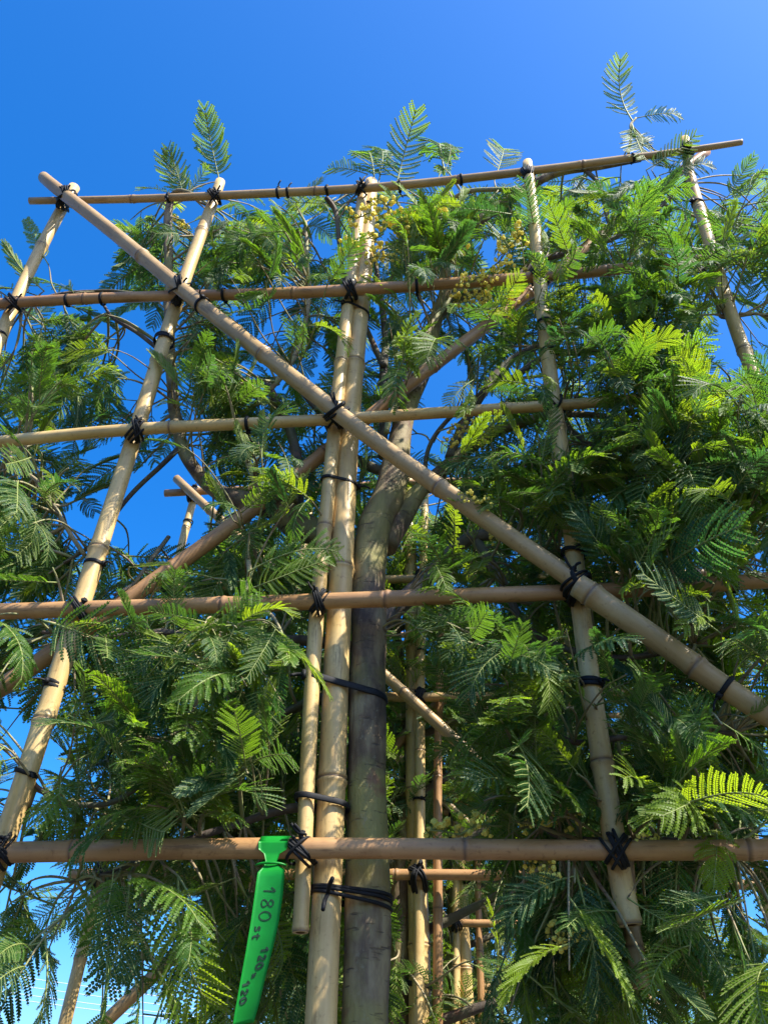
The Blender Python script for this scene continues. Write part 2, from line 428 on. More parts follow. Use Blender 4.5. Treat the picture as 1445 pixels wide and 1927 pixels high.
# ------------------------------------------------------------------ ties
def hull2d(pts):
    pts = sorted(map(tuple, pts))
    def half(ps):
        h = []
        for p in ps:
            while len(h) > 1 and (h[-1][0] - h[-2][0]) * (p[1] - h[-2][1]) - (h[-1][1] - h[-2][1]) * (p[0] - h[-2][0]) <= 0: h.pop()
            h.append(p)
        return h[:-1]
    return half(pts) + half(pts[::-1])
def band_mesh(centers, radii, axis, width, thick, loose=0.0, tilt=(0, 0), head=True, seed=0, turns=1, tails=False, material=None, headdir=None):
    """a strap pulled round one or more round members whose axis is given"""
    g = np.random.default_rng(seed)
    ax = nrm(axis)
    e1 = nrm(np.cross(ax, [0, 1, 0])); e2 = np.cross(ax, e1)
    c0 = np.mean(centers, axis=0)
    pts = []
    for c, r in zip(centers, radii):
        u, v = np.dot(c - c0, e1), np.dot(c - c0, e2)
        for a in np.arange(28) * 2 * math.pi / 28:
            pts.append((u + (r + thick * 0.8 + loose) * math.cos(a), v + (r + thick * 0.8 + loose) * math.sin(a)))
    H = np.array(hull2d(pts))
    # resample
    Hc = np.vstack([H, H[:1]]); s = np.concatenate([[0], np.cumsum(np.linalg.norm(np.diff(Hc, axis=0), axis=1))])
    n = 44; t = np.linspace(0, s[-1], n, endpoint=False)
    H = np.stack([np.interp(t, s, Hc[:, i]) for i in (0, 1)], 1)
    out = []
    for q in range(turns):
        off = (q - (turns - 1) / 2) * width * 1.02
        tl = (tilt[0] + g.normal(0, 0.03) * (turns > 1), tilt[1] + g.normal(0, 0.04) * (turns > 1))
        nrm2 = np.roll(H, -1, 0) - np.roll(H, 1, 0); nrm2 = np.stack([nrm2[:, 1], -nrm2[:, 0]], 1); nrm2 /= np.linalg.norm(nrm2, axis=1)[:, None]
        V = []; F = []
        prof = [(-.5, 0), (-.5, .7), (-.3, 1), (.3, 1), (.5, .7), (.5, 0)] if material is not RUBBER else [(-.5 * math.cos(z), .5 + .5 * math.sin(z) * 1.0) for z in np.linspace(-1.4, 4.5, 8)]
        m = len(prof)
        for i in range(n):
            h = H[i]; z = off + tl[0] * h[0] + tl[1] * h[1]
            for (pw, pt) in prof:
                hh = h + nrm2[i] * (pt - 0.8) * thick
                V.append((c0 + e1 * hh[0] + e2 * hh[1] + ax * (z + pw * width)).tolist())
        for i in range(n):
            i2 = (i + 1) % n
            for j in range(m):
                j2 = (j + 1) % m
                F.append((i * m + j, i2 * m + j, i2 * m + j2, i * m + j2))
        out.append((V, F))
    if head:
        hd = headdir if headdir is not None else g.uniform(0, 6.28)
        i = int(np.argmax(H @ np.array([math.cos(hd), math.sin(hd)])))
        p = c0 + e1 * H[i][0] + e2 * H[i][1] + ax * (tilt[0] * H[i][0] + tilt[1] * H[i][1])
        o_ = nrm(p - c0); tg = np.cross(ax, o_)
        b = []
        for sx in (-1, 1):
            for sy in (-1, 1):
                for sz in (-1, 1):
                    b.append((p + o_ * (sx * .0022 + .0016) + tg * sy * .0032 + ax * sz * width * .62).tolist())
        out.append((b, [(0, 1, 3, 2), (4, 6, 7, 5), (0, 4, 5, 1), (2, 3, 7, 6), (0, 2, 6, 4), (1, 5, 7, 3)]))
        tl_ = [p + o_ * .002, p + o_ * .008 + tg * .004, p + o_ * .016 + tg * .005 + ax * .004]
        out.append(tube(*smooth_path(tl_, [width * .28] * 3, .004), k=5))
    if tails:
        pass
    V, F = join(out)
    return new_mesh('cable_tie', V, F, material or BLACK, True)
def add_band(parent, canes_px, width=0.0048, thick=0.0016, name='cable_tie', **kw):
    C, R, A = [], [], None
    for c, px in canes_px:
        p, r, t = cane_at(c, px)
        C.append(p); R.append(r)
        if A is None: A = t; p0 = p
    # slide the others into the same cross section
    C2, R2 = [C[0]], [R[0]]
    for (c, px), p in list(zip(canes_px, C))[1:]:
        d = np.abs((c.P - p0) @ A); near = np.linalg.norm(c.P - p0, axis=1) < 0.2
        d[~near] = 9; i = int(np.argmin(d)); C2.append(c.P[i] - A * np.dot(c.P[i] - p0, A)); R2.append(float(c.R[i]))
    return obj(name, band_mesh(C2, R2, A, width, thick, **kw), parent)
def lashing_mesh(pa, ra, ta, pb, rb, tb, r=0.0022, seed=0, tails=True, turns=2):
    """black tubing wrapped crosswise over two crossing canes and knotted"""
    g = np.random.default_rng(seed)
    mid = (pa + pb) / 2
    dv = nrm(pb - pa) if np.linalg.norm(pb - pa) > 1e-4 else np.array([0, 1.0, 0])
    ta = nrm(ta - dv * np.dot(ta, dv)); tb = nrm(tb - dv * np.dot(tb, dv))
    half = np.linalg.norm(pb - pa) / 2
    parts = []
    if abs(np.dot(ta, [0, 0, 1])) < abs(np.dot(tb, [0, 0, 1])): ta_, tb_ = ta, tb
    else: ta_, tb_ = tb, ta
    many = int(g.integers(2))
    for qs, sgn in enumerate((1, -1)):
        gdir = nrm(ta_ * g.uniform(.45, .95) + sgn * tb_ * g.uniform(.8, 1.3)); pdir = np.cross(dv, gdir)
        turns = 4 if qs == many else int(g.integers(1, 4))
        # the wrap passes over cane a on one face and cane b on the other
        for q in range(turns):
            gdir = nrm(gdir + pdir * g.normal(0, .10)); off = pdir * ((q - (turns - 1) / 2) * r * 1.7 + g.normal(0, .0010)) + dv * g.normal(0, .0006)
            n = 30; pts = []
            wd = (ra + rb) * 0.74 + r * g.uniform(.6, 1.6)
            hi = half + max(ra, rb) + r * g.uniform(.8, 1.2)
            for i in range(n):
                a = 2 * math.pi * i / n
                ca, sa = math.cos(a), math.sin(a)
                ex = 0.62
                pts.append(mid + off + gdir * wd * math.copysign(abs(ca) ** ex, ca) + dv * hi * math.copysign(abs(sa) ** ex, sa))
            parts.append(tube(np.array(pts), r, k=6, closed=True))
    face = -dv if np.dot(dv, [0, 1, 0]) > 0 else dv
    kn = mid + face * (half + max(ra, rb) * 0.9 + r) + ta * ra * g.uniform(-.5, .5) + np.array([0, 0, .012])
    kp = [kn + nrm(g.normal(0, 1, 3)) * r * 2.1 for _ in range(9)]
    parts.append(tube(*smooth_path(kp, [r * .95] * 9, .002), k=6))
    if tails:
        for q in range(2):
            d = nrm([g.uniform(-1, 1), -0.6, g.uniform(-.2, 1)])
            parts.append(tube(*smooth_path([kn, kn + d * .008, kn + d * .014 + np.array([0, 0, g.uniform(-.004, .005)])], [r, r, r * .9], .003), k=6))
    V, F = join(parts)
    return new_mesh('lashing', V, F, RUBBER, True)
def add_lashing(parent, ca, cb, px=None, P=None, **kw):
    pa, ra, ta = cane_at(ca, px, P); pb, rb, tb = cane_at(cb, px, P)
    return obj('lashing', lashing_mesh(pa, ra, ta, pb, rb, tb, **kw), parent)

# ------------------------------------------------------------------ the trellis with the green tag
YR = 0.816                                     # plane of its rails
base = unproj(620, 1900, 0.85); base[2] = 0
TR = thing('bamboo_trellis', base, 'bamboo trellis of crossed canes with the green tag hanging from its bottom rail', 'trellis', 'bamboo trellises in a row')
rail = []
rail.append(cane_px(TR, [(57, 379, 13, YR), (405, 369, 15, YR), (700, 352, 16, YR), (993, 324, 15, YR), (1200, 296, 14, YR), (1395, 266, 11, YR)], BAM_TAN, 1, [(255, 374), (590, 362), (870, 344), (1090, 314)]))
rail.append(cane_px(TR, [(-120, 580, 20, YR), (28, 570, 20, YR), (338, 557, 20, YR), (660, 546, 22, YR), (1015, 520, 21, YR), (1345, 488, 20, YR), (1480, 472, 18, YR)], BAM_RED, 2, [(160, 563), (540, 551), (880, 531), (1150, 508)]))
rail.append(cane_px(TR, [(-150, 845, 24, YR), (0, 831, 24, YR), (257, 810, 24, YR), (630, 788, 23, YR), (1042, 763, 22, YR), (1300, 742, 20, YR), (1580, 718, 19, YR)], BAM_GOLD, 3, [(312, 806), (945, 768), (-60, 838)]))
rail.append(cane_px(TR, [(-330, 1167, 30, YR), (150, 1147, 30, YR), (600, 1131, 30, YR), (1085, 1113, 29, YR), (1250, 1106, 30, YR), (1690, 1078, 29, YR)], BAM_RED, 4, [(425, 1136), (735, 1125), (1310, 1103)]))
rail.append(cane_px(TR, [(-540, 1612, 37, YR), (0, 1602, 37, YR), (562, 1599, 37, YR), (1160, 1599, 36, YR), (1445, 1597, 36, YR), (1850, 1592, 34, YR)], BAM_RED, 5, [(148, 1601), (878, 1598), (1400, 1597)]))
YV = 0.838
vert = {}
vert[0] = cane_px(TR, [(140, 352, 20, YV), (122, 385, 20, YV), (28, 570, 22, YV), (-60, 770, 26, YV), (-230, 1150, 32, YV), (-440, 1640, 44, YV)], BAM_GOLD, 6, [(78, 470), (-20, 680)])
vert[1] = cane_px(TR, [(416, 342, 18, YV), (405, 372, 20, YV), (338, 552, 25, YV), (257, 812, 29, YV), (150, 1147, 36, YV), (2, 1600, 42, YV), (-60, 1770, 46, YV)], BAM_GOLD, 7, [(379, 440), (300, 680), (190, 1032), (85, 1345)])
vert[2] = cane_px(TR, [(683, 352, 20, .838), (660, 548, 24, .839), (630, 788, 27, .839), (600, 1131, 29, .840), (577, 1500, 31, .840), (563, 1752, 31, .840)], BAM_GOLD, 8, [(672, 470), (645, 690), (613, 990), (565, 1735)])
thick = cane_px(TR, [(699, 343, 25, .850), (690, 440, 30, .852), (675, 600, 36, .854), (660, 780, 41, .855), (645, 1000, 45, .856), (632, 1250, 50, .857), (621, 1600, 56, .858), (606, 1927, 63, .858), (590, 2300, 75, .858)], BAM_GOLD, 9, [(668, 690), (641, 1070), (625, 1480), (688, 470)])
thick_low = cane_world(TR, [unproj(590, 2295, .858), np.array([*unproj(590, 2300, .858)[:2], -0.3])], [0.0178, 0.019], BAM_GOLD, 10)
vert[3] = cane_px(TR, [(991, 306, 18, .797), (993, 330, 19, .797), (1015, 515, 25, .806), (1042, 760, 29, .818), (1075, 1010, 33, .832), (1087, 1115, 35, .836), (1160, 1600, 42, .842), (1186, 1742, 44, .844)], BAM_GOLD, 11, [(1002, 420), (1047, 815), (1135, 1430), (1184, 1732)])
under = cane_px(TR, [(1172, 1600, 30, .874), (1186, 1745, 31, .874), (1206, 1862, 32, .874)], BAM_TAN, 12, [(1190, 1800)])
vert[4] = cane_px(TR, [(1288, 262, 17, YV), (1300, 340, 19, YV), (1345, 495, 22, YV), (1385, 620, 24, YV), (1430, 735, 26, YV), (1560, 1110, 32, YV), (1740, 1640, 42, YV)], BAM_GOLD, 13, [(1308, 400), (1370, 570), (1405, 665)])
YD = 0.792
diag1 = cane_px(TR, [(84, 333, 22, YD), (122, 365, 24, YD), (338, 540, 28, YD), (640, 780, 31, YD), (900, 968, 34, YD), (1098, 1106, 37, YD)], BAM_TAN, 14, [(262, 478), (500, 668), (820, 915)])
diag2 = cane_px(TR, [(1088, 1104, 44, .772), (1250, 1212, 42, .774), (1365, 1293, 42, .776), (1520, 1392, 42, .778), (1790, 1566, 42, .782)], BAM_TAN, 15, [(1125, 1128), (1300, 1247)])
YB = 0.866
back = cane_px(TR, [(1330, 285, 16, YB), (950, 585, 23, YB), (720, 765, 24, YB), (440, 985, 28, YB), (240, 1130, 31, YB), (70, 1248, 33, YB), (-120, 1375, 38, YB), (-440, 1600, 42, YB)], BAM_RED, 16, [(820, 688), (600, 858), (330, 1065), (1000, 545)])  # darker red cane colour stands in for the shade on this rear diagonal

i = 0
for r, v, px, t in ((0, 0, (122, 380), True), (0, 1, (405, 371), True), (0, 2, (684, 352), True), (0, 3, (993, 326), False),
                 (1, 0, (28, 570), True), (1, 1, (338, 555), False), (1, 2, (660, 547), False), (1, 3, (1016, 519), False), (1, 4, (1343, 490), False),
                 (2, 1, (257, 810), True), (2, 2, (630, 787), True), (2, 3, (1042, 762), False), (3, 1, (148, 1147), False), (3, 2, (600, 1131), True),
                 (3, 3, (1087, 1113), False), (4, 2, (562, 1599), True), (4, 3, (1160, 1599), False), (4, 1, (2, 1602), False), (0, 4, (1292, 281), False),
                 (4, 0, (-428, 1610), True), (3, 0, (-232, 1162), True), (2, 4, (1440, 730), False), (3, 4, (1556, 1086), True), (4, 4, (1724, 1594), True)):
    i += 1
    add_lashing(TR, rail[r], vert[v], px, seed=100 + i, r=0.0018 if r < 3 else 0.0016, tails=t)
for d, v, px in ((diag1, vert[0], (122, 368)), (diag1, vert[1], (338, 543)), (diag1, vert[2], (634, 780)), (diag1, vert[3], (1082, 1104))):
    i += 1
    add_lashing(TR, d, v, px, seed=100 + i, r=0.0017)
for k, (c, px, kw) in enumerate([
        ([vert[1]], (180, 1066), {}), ([vert[1]], (318, 648), dict(loose=.004, turns=2)), ([vert[1]], (97, 1298), dict(turns=2, tilt=(.2, 0))), ([vert[1]], (44, 1454), dict(tilt=(.25, .1))),
        ([vert[0]], (6, 632), {}), ([vert[3]], (1024, 610), dict(loose=.002)), ([vert[3]], (1029, 660), {}), ([vert[3]], (1053, 882), dict(loose=.003)),
        ([vert[3]], (1079, 1042), dict(loose=.003, tilt=(.2, 0))), ([vert[3]], (1112, 1284), dict(turns=2, loose=.001, tilt=(.15, .1))), ([vert[4]], (1311, 386), {}),
        ([diag1], (380, 571), dict(loose=.001)), ([diag2], (1364, 1293), {}),
        ([rail[0]], (318, 372), dict(loose=.0010)), ([rail[0]], (520, 364), dict(loose=.0010)), ([rail[0]], (545, 362), dict(loose=.0010)), ([rail[0]], (615, 358), dict(loose=.0010)), ([rail[0]], (750, 347), dict(loose=.0010)),
        ([rail[0]], (868, 336), dict(loose=.0010)), ([rail[0]], (1190, 297), dict(loose=.0010)), ([rail[1]], (127, 565), dict(loose=.0010)), ([rail[1]], (197, 563), dict(loose=.0010)),
        ([rail[1]], (420, 554), dict(loose=.0010)), ([rail[1]], (785, 537), dict(loose=.0010)), ([rail[2]], (463, 798), dict(loose=.001)), ([rail[3]], (1386, 1098), dict(loose=.001))]):
    add_band(TR, [(x, px) for x in c], seed=200 + k, **kw)
add_band(TR, [(thick, (668, 592)), (vert[2], (650, 592))], seed=301, loose=.001, tilt=(.1, 0))
add_band(TR, [(thick, (650, 916)), (vert[2], (618, 913))], seed=302, width=.0048, tilt=(.05, .1))
add_band(TR, [(thick, (622, 1510)), (vert[2], (577, 1505))], seed=303, width=.0062, loose=.003, tilt=(.12, .0))
add_band(TR, [(thick, (696, 392))], seed=304, loose=.001)

# ------------------------------------------------------------------ mimosa foliage
def make_frond(seed, L=0.11, pairs=15, pl=0.040, nl=14, wid=0.0030, ang=58, vfold=0.25, droop=0.25, pdroop=0.25, folded=0.0):
    """one twice-pinnate leaf: a stalk with paired ribs, each rib set with paired leaflets; local +X along the stalk, +Z up"""
    g = np.random.default_rng(seed)
    n = 12; t = np.linspace(0, 1, n)
    bend = droop * t ** 2
    side = g.normal(0, .10) * t ** 2
    X = np.cumsum(np.concatenate([[0], np.cos(bend[1:] * 1.6)])) / n * L * 1.05
    Zc = -np.cumsum(np.concatenate([[0], np.sin(bend[1:] * 1.6)])) / n * L
    Yc = side * L
    S = np.stack([X, Yc, Zc], 1)
    V = []; Q = []; mi = []
    def quad(a, b, c, d, m):
        i0 = len(V); V.extend([a, b, c, d]); Q.append((i0, i0 + 1, i0 + 2, i0 + 3)); mi.append(m)
    # stalk: a thin square tube
    Tn = np.gradient(S, axis=0); Tn /= np.linalg.norm(Tn, axis=1)[:, None]
    def stick(P, r0, r1):
        i0 = len(V); m = len(P)
        for i in range(m):
            tt = nrm(P[min(i + 1, m - 1)] - P[max(i - 1, 0)])
            b = nrm(np.cross(tt, [0, 0, 1.0])); u = np.cross(b, tt); r = r0 + (r1 - r0) * i / (m - 1)
            for a in (0.8, 2.4, 4.0, 5.5): V.append(P[i] + r * (math.cos(a) * b + math.sin(a) * u))
        for i in range(m - 1):
            for j in range(4):
                j2 = (j + 1) % 4
                Q.append((i0 + i * 4 + j, i0 + i * 4 + j2, i0 + i * 4 + 4 + j2, i0 + i * 4 + 4 + j)); mi.append(1)
    stick(S, .0011, .0005)
    for q in range(pairs):
        u = 0.14 + 0.86 * (q + 0.5) / pairs + g.normal(0, .006)
        u = min(u, 0.995)
        prof = (0.55 + 0.45 * math.sin(min(1, u * 1.6) * math.pi / 2)) * (1 if u < .6 else 1 - 0.55 * ((u - .6) / .4) ** 1.4)
        b0 = np.array([np.interp(u, t, S[:, k]) for k in range(3)])
        tg = nrm([np.interp(u, t, Tn[:, k]) for k in range(3)])
        up = nrm(np.array([0, 0, 1.0]) - tg * tg[2]); lat = np.cross(up, tg)
        for sg in (-1, 1):
            if g.random() < 0.03: continue
            a = math.radians(ang * (1.12 - 0.42 * u) + g.normal(0, 4)) * (1 - folded * .6)
            ln = pl * prof * g.uniform(.90, 1.06)
            vf = vfold + g.normal(0, .10) + folded * .9
            d0 = nrm(tg * math.cos(a) + sg * lat * math.sin(a) * math.cos(vf) + up * math.sin(a) * math.sin(vf))
            pn = nrm(np.cross(d0, np.cross(up, d0)))
            m = max(5, int(round(nl * ln / pl)))
            pd = pdroop * g.uniform(.3, 1.5)
            fwd = 0.28 * g.uniform(.4, 1.5)
            pts = []
            p = b0.copy(); d = d0
            for i in range(m + 1):
                pts.append(p.copy())
                d = nrm(d + (-up * pd + tg * fwd) / m * 1.2)
                p = p + d * ln / m
            pts = np.array(pts)
            stick(pts[[0, m // 2, m]], .00045, .0003)
            roll = g.normal(0, .25) + sg * 0.15
            sp = ln / m
            for i in range(m):
                dd = nrm(pts[i + 1] - pts[i]); sn = nrm(pn - dd * np.dot(pn, dd)); sl_ = np.cross(sn, dd)
                sl_ = sl_ * math.cos(roll) + sn * math.sin(roll); sn2 = np.cross(dd, sl_)
                wl = wid * (1 if i > 0 else .8) * (1 if i < m - 2 else .72) * g.uniform(.92, 1.08)
                c = pts[i]
                for s2 in (-1, 1):
                    o_ = sl_ * s2
                    ld = nrm(o_ * .90 + dd * .42 + sn2 * (0.16 + g.normal(0, .06)))
                    hw = dd * sp * 0.47
                    tip = c + ld * wl; md = c + ld * wl * .55
                    if s2 > 0: quad(c - hw, c + hw, tip + hw * .45, tip - hw * .55, 0)
                    else: quad(c + hw, c - hw, tip - hw * .55, tip + hw * .45, 0)
    return np.array(V), np.array(Q, np.int32), np.array(mi, np.int32)
specs_hi = []
for s in range(14):
    gg = np.random.default_rng(500 + s)
    young = s >= 10
    specs_hi.append(make_frond(500 + s, 0.11, int(gg.integers(13, 19)), (.028 if young else .035) * gg.uniform(.80, 1.15), 13, .0027 if young else .0022, gg.uniform(52, 66) * (.85 if young else 1),
                               gg.uniform(.0, .45), gg.uniform(.02, .8), gg.uniform(.05, .9), folded=(gg.uniform(.35, .8) if young else 0)))
specs_lo = [make_frond(700 + s, 0.11, 14, .036 * random.uniform(.85, 1.1), 7, .0024, random.uniform(52, 66), random.uniform(0, .35), random.uniform(.05, .5), random.uniform(.05, .6)) for s in range(6)]
def frond_mesh(sp, tint, name='frond'):
    V, Q, mi = sp
    me = big_mesh(name, V, Q, [LEAF, STALK], {'tint': np.full(len(V), tint)})
    me.polygons.foreach_set('material_index', mi)
    return me
HI = [frond_mesh(sp, 0.0) for sp in specs_hi]
LO = [frond_mesh(sp, 0.0) for sp in specs_lo]

class Frond:
    __slots__ = ('p', 'M', 'v', 's', 'tint', 'tip')
def frond_at(p, d, up, v, s):
    f = Frond()
    x = nrm(d); z = nrm(np.asarray(up) - x * np.dot(up, x)); y = np.cross(z, x)
    f.p = np.asarray(p, float); f.M = np.stack([x, y, z], 1); f.v = v; f.s = s; f.tint = random.random() ** 1.15 * .95
    f.tip = f.p + x * 0.11 * s
    return f
# gaps through which the photograph shows clear sky (centre, half axes in photo pixels): nothing may grow there
GAPS = [(150, 450, 75, 75), (60, 430, 60, 50), (20, 640, 26, 30), (262, 715, 36, 66), (262, 615, 36, 34), (310, 965, 78, 90), (605, 450, 20, 36), (518, 592, 24, 34),
        (600, 700, 28, 36), (697, 650, 15, 38), (800, 800, 38, 60), (838, 690, 40, 36), (820, 938, 30, 26), (905, 612, 22, 14), (1378, 640, 34, 55),
        (930, 470, 34, 34), (62, 1410, 44, 100), (40, 1630, 45, 26), (288, 1762, 26, 34), (50, 1890, 50, 26), (215, 1885, 34, 28), (1425, 1690, 40, 55),
        (160, 990, 28, 40), (20, 1020, 24, 20), (1178, 742, 24, 15), (375, 1890, 18, 26), (1400, 400, 20, 30), (1350, 340, 40, 30), (130, 1640, 24, 16), (755, 1180, 20, 24), (1330, 1770, 26, 20)]
CLEAR = []                                      # canes and trunk that the photograph shows free of leaves: (pixel polyline, half width px)
def on_cane(P, Ymax=.87):
    if P[1] > Ymax: return False
    x, y = proj(P)
    for L, hw in CLEAR:
        d = L - np.array([x, y]); 
        if np.min(d[:, 0] ** 2 + d[:, 1] ** 2) < hw * hw: return True
    return False
# lines of sight that the photograph keeps open as far as the trunk or cane seen there: (x0, x1, y0, y1, distance)
OPEN = [(738, 822, 1225, 1960, 1.60), (735, 905, 1430, 1960, 1.58), (720, 870, 1245, 1370, 1.58), (838, 905, 1515, 1960, 2.36), (835, 930, 1290, 1335, 1.60), (120, 185, 1640, 1930, 1.60), (725, 800, 1000, 1120, 1.6)]
def blocks(P):
    x, y = proj(P)
    return any(a < x < b and c < y < d and P[1] < Y for a, b, c, d, Y in OPEN)
def in_gap(P, grow=1.0):
    if blocks(P): return True
    x, y = proj(P)
    if y < 318 - 0.07 * (x - 1000): return True
    return any(((x - a) / (c * grow)) ** 2 + ((y - b) / (d * grow)) ** 2 < 1 for a, b, c, d in GAPS)

def limb(parent, pts, name='branch', material=None, seed=0, k=12, rough=0.10, taper=None):
    """pts: (px, py, width_px, Y) traced in the photograph, at the distance of the trellis it is tied to"""
    P = [unproj(x, y, Y) for x, y, wd, Y in pts]
    R = [0.5 * wd * depth(p) / FPX for p, (x, y, wd, Y) in zip(P, pts)]
    PP, RR = smooth_path(P, R, 0.008)
    V, F = tube(PP, RR, k, rough=rough, seed=seed)
    o = obj(name, new_mesh(name, V, F, material or BARK2, True), parent)
    return PP[::3]
def limb_world(parent, P, R, name='branch', material=None, seed=0, k=10, rough=0.10):
    PP, RR = smooth_path(P, R, 0.015)
    V, F = tube(PP, RR, k, rough=rough, seed=seed)
    obj(name, new_mesh(name, V, F, material or BARK2, True), parent)
    return PP[::2]

def twig(start, end, g, sag=0.25):
    """curved twig from a branch to where its leaves hang"""
    v = end - start; L = np.linalg.norm(v)
    b = nrm(np.cross(v, g.normal(0, 1, 3))) * L * g.uniform(.03, .14)
    m1 = start + v * .35 + b + np.array([0, 0, L * .06]); m2 = start + v * .72 + b * .6 + np.array([0, 0, L * .08])
    return smooth_path([start, m1, m2, end], [.0026 if L > .12 else .0020, .0021, .0016, .0009], .012)
def twig_fronds(P, g, nf, size, variants, lean=(0, 0, 0), start=0.35, gaps=True, cross=.02):
    out = []
    T = np.gradient(P, axis=0)
    az = g.uniform(0, 6.28)
    for q in range(nf):
        u = start + (1 - start) * (q + .6) / nf
        i = min(int(u * (len(P) - 1)), len(P) - 1)
        t = nrm(T[i]); a = nrm(np.cross(t, [0.1, .2, 1.0])); b = np.cross(t, a)
        az += 2.4 + g.normal(0, .4)
        sp = g.uniform(.55, 1.15)
        d = nrm(t * math.cos(sp) + (a * math.cos(az) + b * math.sin(az)) * math.sin(sp) + np.array([0, 0, g.normal(.05, .30)]) + np.asarray(lean))
        up = nrm(np.array([.18, -.22, 1.0]) + g.normal(0, .42, 3))
        f = frond_at(P[i], d, up, int(g.integers(variants)), size * g.uniform(.72, 1.22) * (0.75 + .25 * (q < nf - 1)))
        if gaps and any(in_gap(f.p + (f.tip - f.p) * z) for z in (.3, .65, 1.0)): continue
        if gaps and any(on_cane(f.p + (f.tip - f.p) * z) for z in (.2, .4, .6, .8, 1.0)) and g.random() > cross: continue
        out.append(f)
    return out
def emit(parent, fronds, meshes, specs, nparts, label_stuff='foliage'):
    """the leaves that show largest become parts of the tree, the rest one mass"""
    def score(f):
        x, y = proj((f.p + f.tip) / 2)
        dp = depth(f.p)
        return f.s / dp * (1 if (-40 < x < 1485 and -20 < y < 1960) else .05) / (1 + 1.5 * max(0, f.p[1] - parent['front_y']))
    fr = sorted(fronds, key=score, reverse=True)
    for f in fr[:nparts]:
        o = bpy.data.objects.new('frond', meshes[f.v % len(meshes)]); col.objects.link(o); o.parent = parent
        o.matrix_parent_inverse = Matrix.Translation(-parent.location)
        o.color = (f.tint, f.tint, f.tint, 1)
        m = f.M * f.s
        o.matrix_basis = Matrix(((m[0, 0], m[0, 1], m[0, 2], f.p[0]), (m[1, 0], m[1, 1], m[1, 2], f.p[1]), (m[2, 0], m[2, 1], m[2, 2], f.p[2]), (0, 0, 0, 1)))
    rest = fr[nparts:]
    if rest:
        Vs, Qs, Ms, Ts = [], [], [], []; off = 0
        for f in rest:
            V, Q, mi = specs[f.v % len(specs)]
            Vs.append((V * f.s) @ f.M.T + f.p); Qs.append(Q + off); Ms.append(mi); Ts.append(np.full(len(V), f.tint)); off += len(V)
        me = big_mesh('foliage', np.vstack(Vs), np.vstack(Qs), [LEAF, STALK], {'tint': np.concatenate(Ts)})
        me.polygons.foreach_set('material_index', np.concatenate(Ms))
        o = obj('foliage', me, parent); o['kind'] = 'stuff'; o.color = (0, 0, 0, 1)
    del parent['front_y']

# flower heads
def flower_meshes(n=4):
    out = []
    import bmesh
    for s in range(n):
        g = np.random.default_rng(900 + s)
        parts = []
        stem = [np.zeros(3)]
        for q in range(5): stem.append(stem[-1] + nrm([1, g.normal(0, .35), g.normal(-.1, .3)]) * .010)
        V, F = tube(*smooth_path(stem, [.0007] * 6, .004), k=5); mi = [1] * len(F)
        for q in range(34):
            b = stem[int(g.integers(1, 6))]; c = b + nrm(g.normal(0, 1, 3)) * g.uniform(.005, .011)
            v, f = tube(np.array([b, (b + c) / 2 + g.normal(0, .001, 3), c]), .0004, k=4); o = len(V); V += v; F += [tuple(i + o for i in z) for z in f]; mi += [1] * len(f)
            bm = bmesh.new(); bmesh.ops.create_icosphere(bm, subdivisions=2, radius=1.0)
            r = g.uniform(.0013, .0025)
            co = [np.array(x.co) for x in bm.verts]; fs = [[x.index for x in y.verts] for y in bm.faces]; bm.free()
            o = len(V); V += [(c + x * r * g.uniform(.65, 1.35)).tolist() for x in co]; F += [tuple(i + o for i in z) for z in fs]; mi += [0] * len(fs)
        out.append(new_mesh('flower_cluster', V, F, [FLOWER, STALK], False, mi))
    return out
FL = flower_meshes()
def flowers(parent, spots):
    for k, (x, y, Y, s) in enumerate(spots):
        g = np.random.default_rng(950 + k)
        o = bpy.data.objects.new('flower_cluster', FL[k % len(FL)]); col.objects.link(o); o.parent = parent
        o.matrix_parent_inverse = Matrix.Translation(-parent.location)
        o.location = tuple(unproj(x, y, Y)); o.rotation_euler = tuple(g.uniform(-.6, .6, 2)) + (g.uniform(0, 6.28),); o.scale = (s * 1.2,) * 3

# ---------------- the tree tied to the tagged trellis
tb = unproj(692, 1990, .876); tb[2] = 0
T1 = thing('mimosa_tree', tb, 'mimosa tree tied flat against the bamboo trellis that carries the green tag', 'tree', 'mimosa trees trained on trellises')
T1['front_y'] = 0.70
SK = []
pts = [(688, 2300, 105, .880), (689, 1990, 92, .878), (690, 1800, 87, .876), (691, 1600, 80, .876), (691, 1400, 72, .876), (694, 1200, 66, .876), (692, 1080, 64, .878), (706, 990, 66, .882), (733, 930, 58, .888), (746, 870, 50, .892), (755, 810, 40, .895), (772, 752, 34, .897), (800, 690, 30, .9), (815, 620, 26, .9), (836, 550, 22, .9), (840, 498, 20, .898), (856, 455, 20, .895), (895, 420, 21, .89), (950, 382, 20, .875), (1005, 346, 17, .855), (1060, 322, 15, .842), (1130, 312, 14, .84), (1205, 300, 10, .84)]
P = [unproj(x, y, Y) for x, y, wd, Y in pts]; R = [0.5 * wd * depth(p) / FPX for p, (x, y, wd, Y) in zip(P, pts)]
P = [np.array([P[0][0], P[0][1], -.05]), np.array([P[0][0], P[0][1], .5])] + P; R = [.034, .029] + R
PP, RR = smooth_path(P, R, 0.010)
trunkc = Cane(); trunkc.P, trunkc.R = PP, RR
V, F = tube(PP, RR, 24, rough=.05, seed=3)
obj('trunk', new_mesh('trunk', V, F, BARK, True), T1)
SK.append(PP[PP[:, 2] > 2.2][::3])
L_ = lambda pts, **kw: SK.append(limb(T1, pts, **kw))
